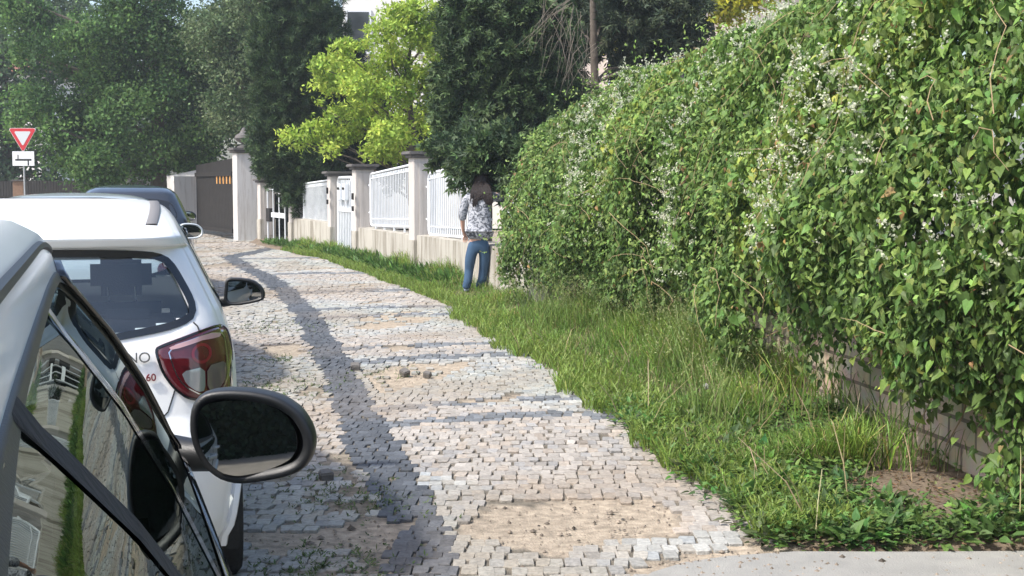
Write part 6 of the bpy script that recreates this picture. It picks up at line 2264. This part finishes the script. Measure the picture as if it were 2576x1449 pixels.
    co += unit(c0) * (f * .010 * low)[:, None]
    bl.data.vertices.foreach_set('co', co.astype(np.float32).ravel())
    Jn = {
        'pelvis': (J(1204, 588), (.125, .10)), 'seat': (J(1204, 612, -.02), (.140, .118)), 'hl': (J(1185, 628, -.01), .098), 'tl': (J(1183, 652), .082), 'kl': (J(1180, 680, .02), .066), 'cl': (J(1177, 708, -.01), .062), 'al': ((la[0], la[1], .10), .060), 'xl': ((la[0] - .005, la[1] + .01, .035), .066),
        'hr': (J(1222, 628, .01), .098), 'tr': (J(1220, 652, .03), .082), 'kr': (J(1216, 680, .07), .066), 'cr': (J(1212, 708, .08), .063), 'ar': ((ra[0], ra[1], .10), .058), 'xr': ((ra[0], ra[1] + .01, .035), .064)}
    JE = [('pelvis', 'seat'), ('seat', 'hl'), ('hl', 'tl'), ('tl', 'kl'), ('kl', 'cl'), ('cl', 'al'), ('al', 'xl'), ('seat', 'hr'), ('hr', 'tr'), ('tr', 'kr'), ('kr', 'cr'), ('cr', 'ar'), ('ar', 'xr')]
    skin_obj('jeans', Jn, JE, M_JEANS, root, 2, grow=1.02)
    for a in (la, ra):
        K = {'pelvis': ((a[0], a[1] - .03, .040), (.045, .036)), 'm': ((a[0], a[1] + .07, .036), (.046, .034)), 't': ((a[0], a[1] + .16, .030), (.042, .026))}
        skin_obj('shoe', K, [('pelvis', 'm'), ('m', 't')], M_SHOE, root, 2)
    # hair: cap over the bowed head and long strands down the back
    bm = bmesh.new()
    bmesh.ops.create_uvsphere(bm, u_segments=28, v_segments=18, radius=1)
    hc = Vector(J(1211, 455, .16))
    for v in bm.verts:
        x, y, z = v.co
        if z < 0:
            back = max(0, -y)
            v.co = Vector((x * (1 + .28 * min(1, -z) * .9), y * (1 - .15 * -z) - .75 * (-z) * (1 if y < .2 else .3), z * (1.25 + .55 * back)))
        v.co = hc + Vector((v.co.x * .115, v.co.y * .125, v.co.z * .128))
    me = bpy.data.meshes.new('hair'); bm.to_mesh(me); bm.free()
    hr = link_mesh('hair', me, M_HAIR, root, True)
    rr = random.Random(8); mb = MB()
    for i in range(70):
        t = (i + rr.random()) / 70
        x0 = 1186 + 50 * t
        e = 508 + 9 * math.sin(t * 9.0) + rr.uniform(-4, 5)
        if x0 < 1192: e = rr.uniform(494, 508)
        x1 = x0 + (t - .5) * 6 + rr.uniform(-2, 2)
        pts = [J(x0 * .35 + 1211 * .65, 456, .06), J(x0 * .8 + 1211 * .2, 468, .0), J(x0, 482, -.07), J((x0 + x1) / 2, (482 + e) / 2 + 4, -.095), J(x1, e, -.10)]
        mb.tube(pts, [.014, .018, .017, .013, .004], 6)
    mb.build('hair_strand', M_HAIR, hr, True)['kind'] = 'stuff'
    # arched eyeglass strap / face kept simple but present: ears, nose
    mb = MB()
    hc = Vector(J(1211, 453, .18))
    for s in (-1, 1):
        mb.tube([hc + Vector((s * .078, -.01, .02)), hc + Vector((s * .088, -.02, .0)), hc + Vector((s * .078, -.012, -.03))], [.010, .013, .008], 6)
    return root


woman()

#PERSON_END

#HAZE
# ------------------------------------------------------------------ thin volume added to veil the view like windscreen glare
hz = MB()
hz.box((0, 60, 12), (190, 150, 27))
hm = bpy.data.materials.new('added_haze')
hm.use_nodes = True
hnt = hm.node_tree
hnt.nodes.remove(hnt.nodes['Principled BSDF'])
pv = hnt.nodes.new('ShaderNodeVolumePrincipled')
pv.inputs['Color'].default_value = (0.80, 0.88, 0.92, 1)
pv.inputs['Density'].default_value = 0.0012
pv.inputs['Anisotropy'].default_value = 0.2
hnt.links.new(pv.outputs['Volume'], hnt.nodes['Material Output'].inputs['Volume'])
ho = hz.build('added_haze', hm)
tag(ho, kind='stuff')
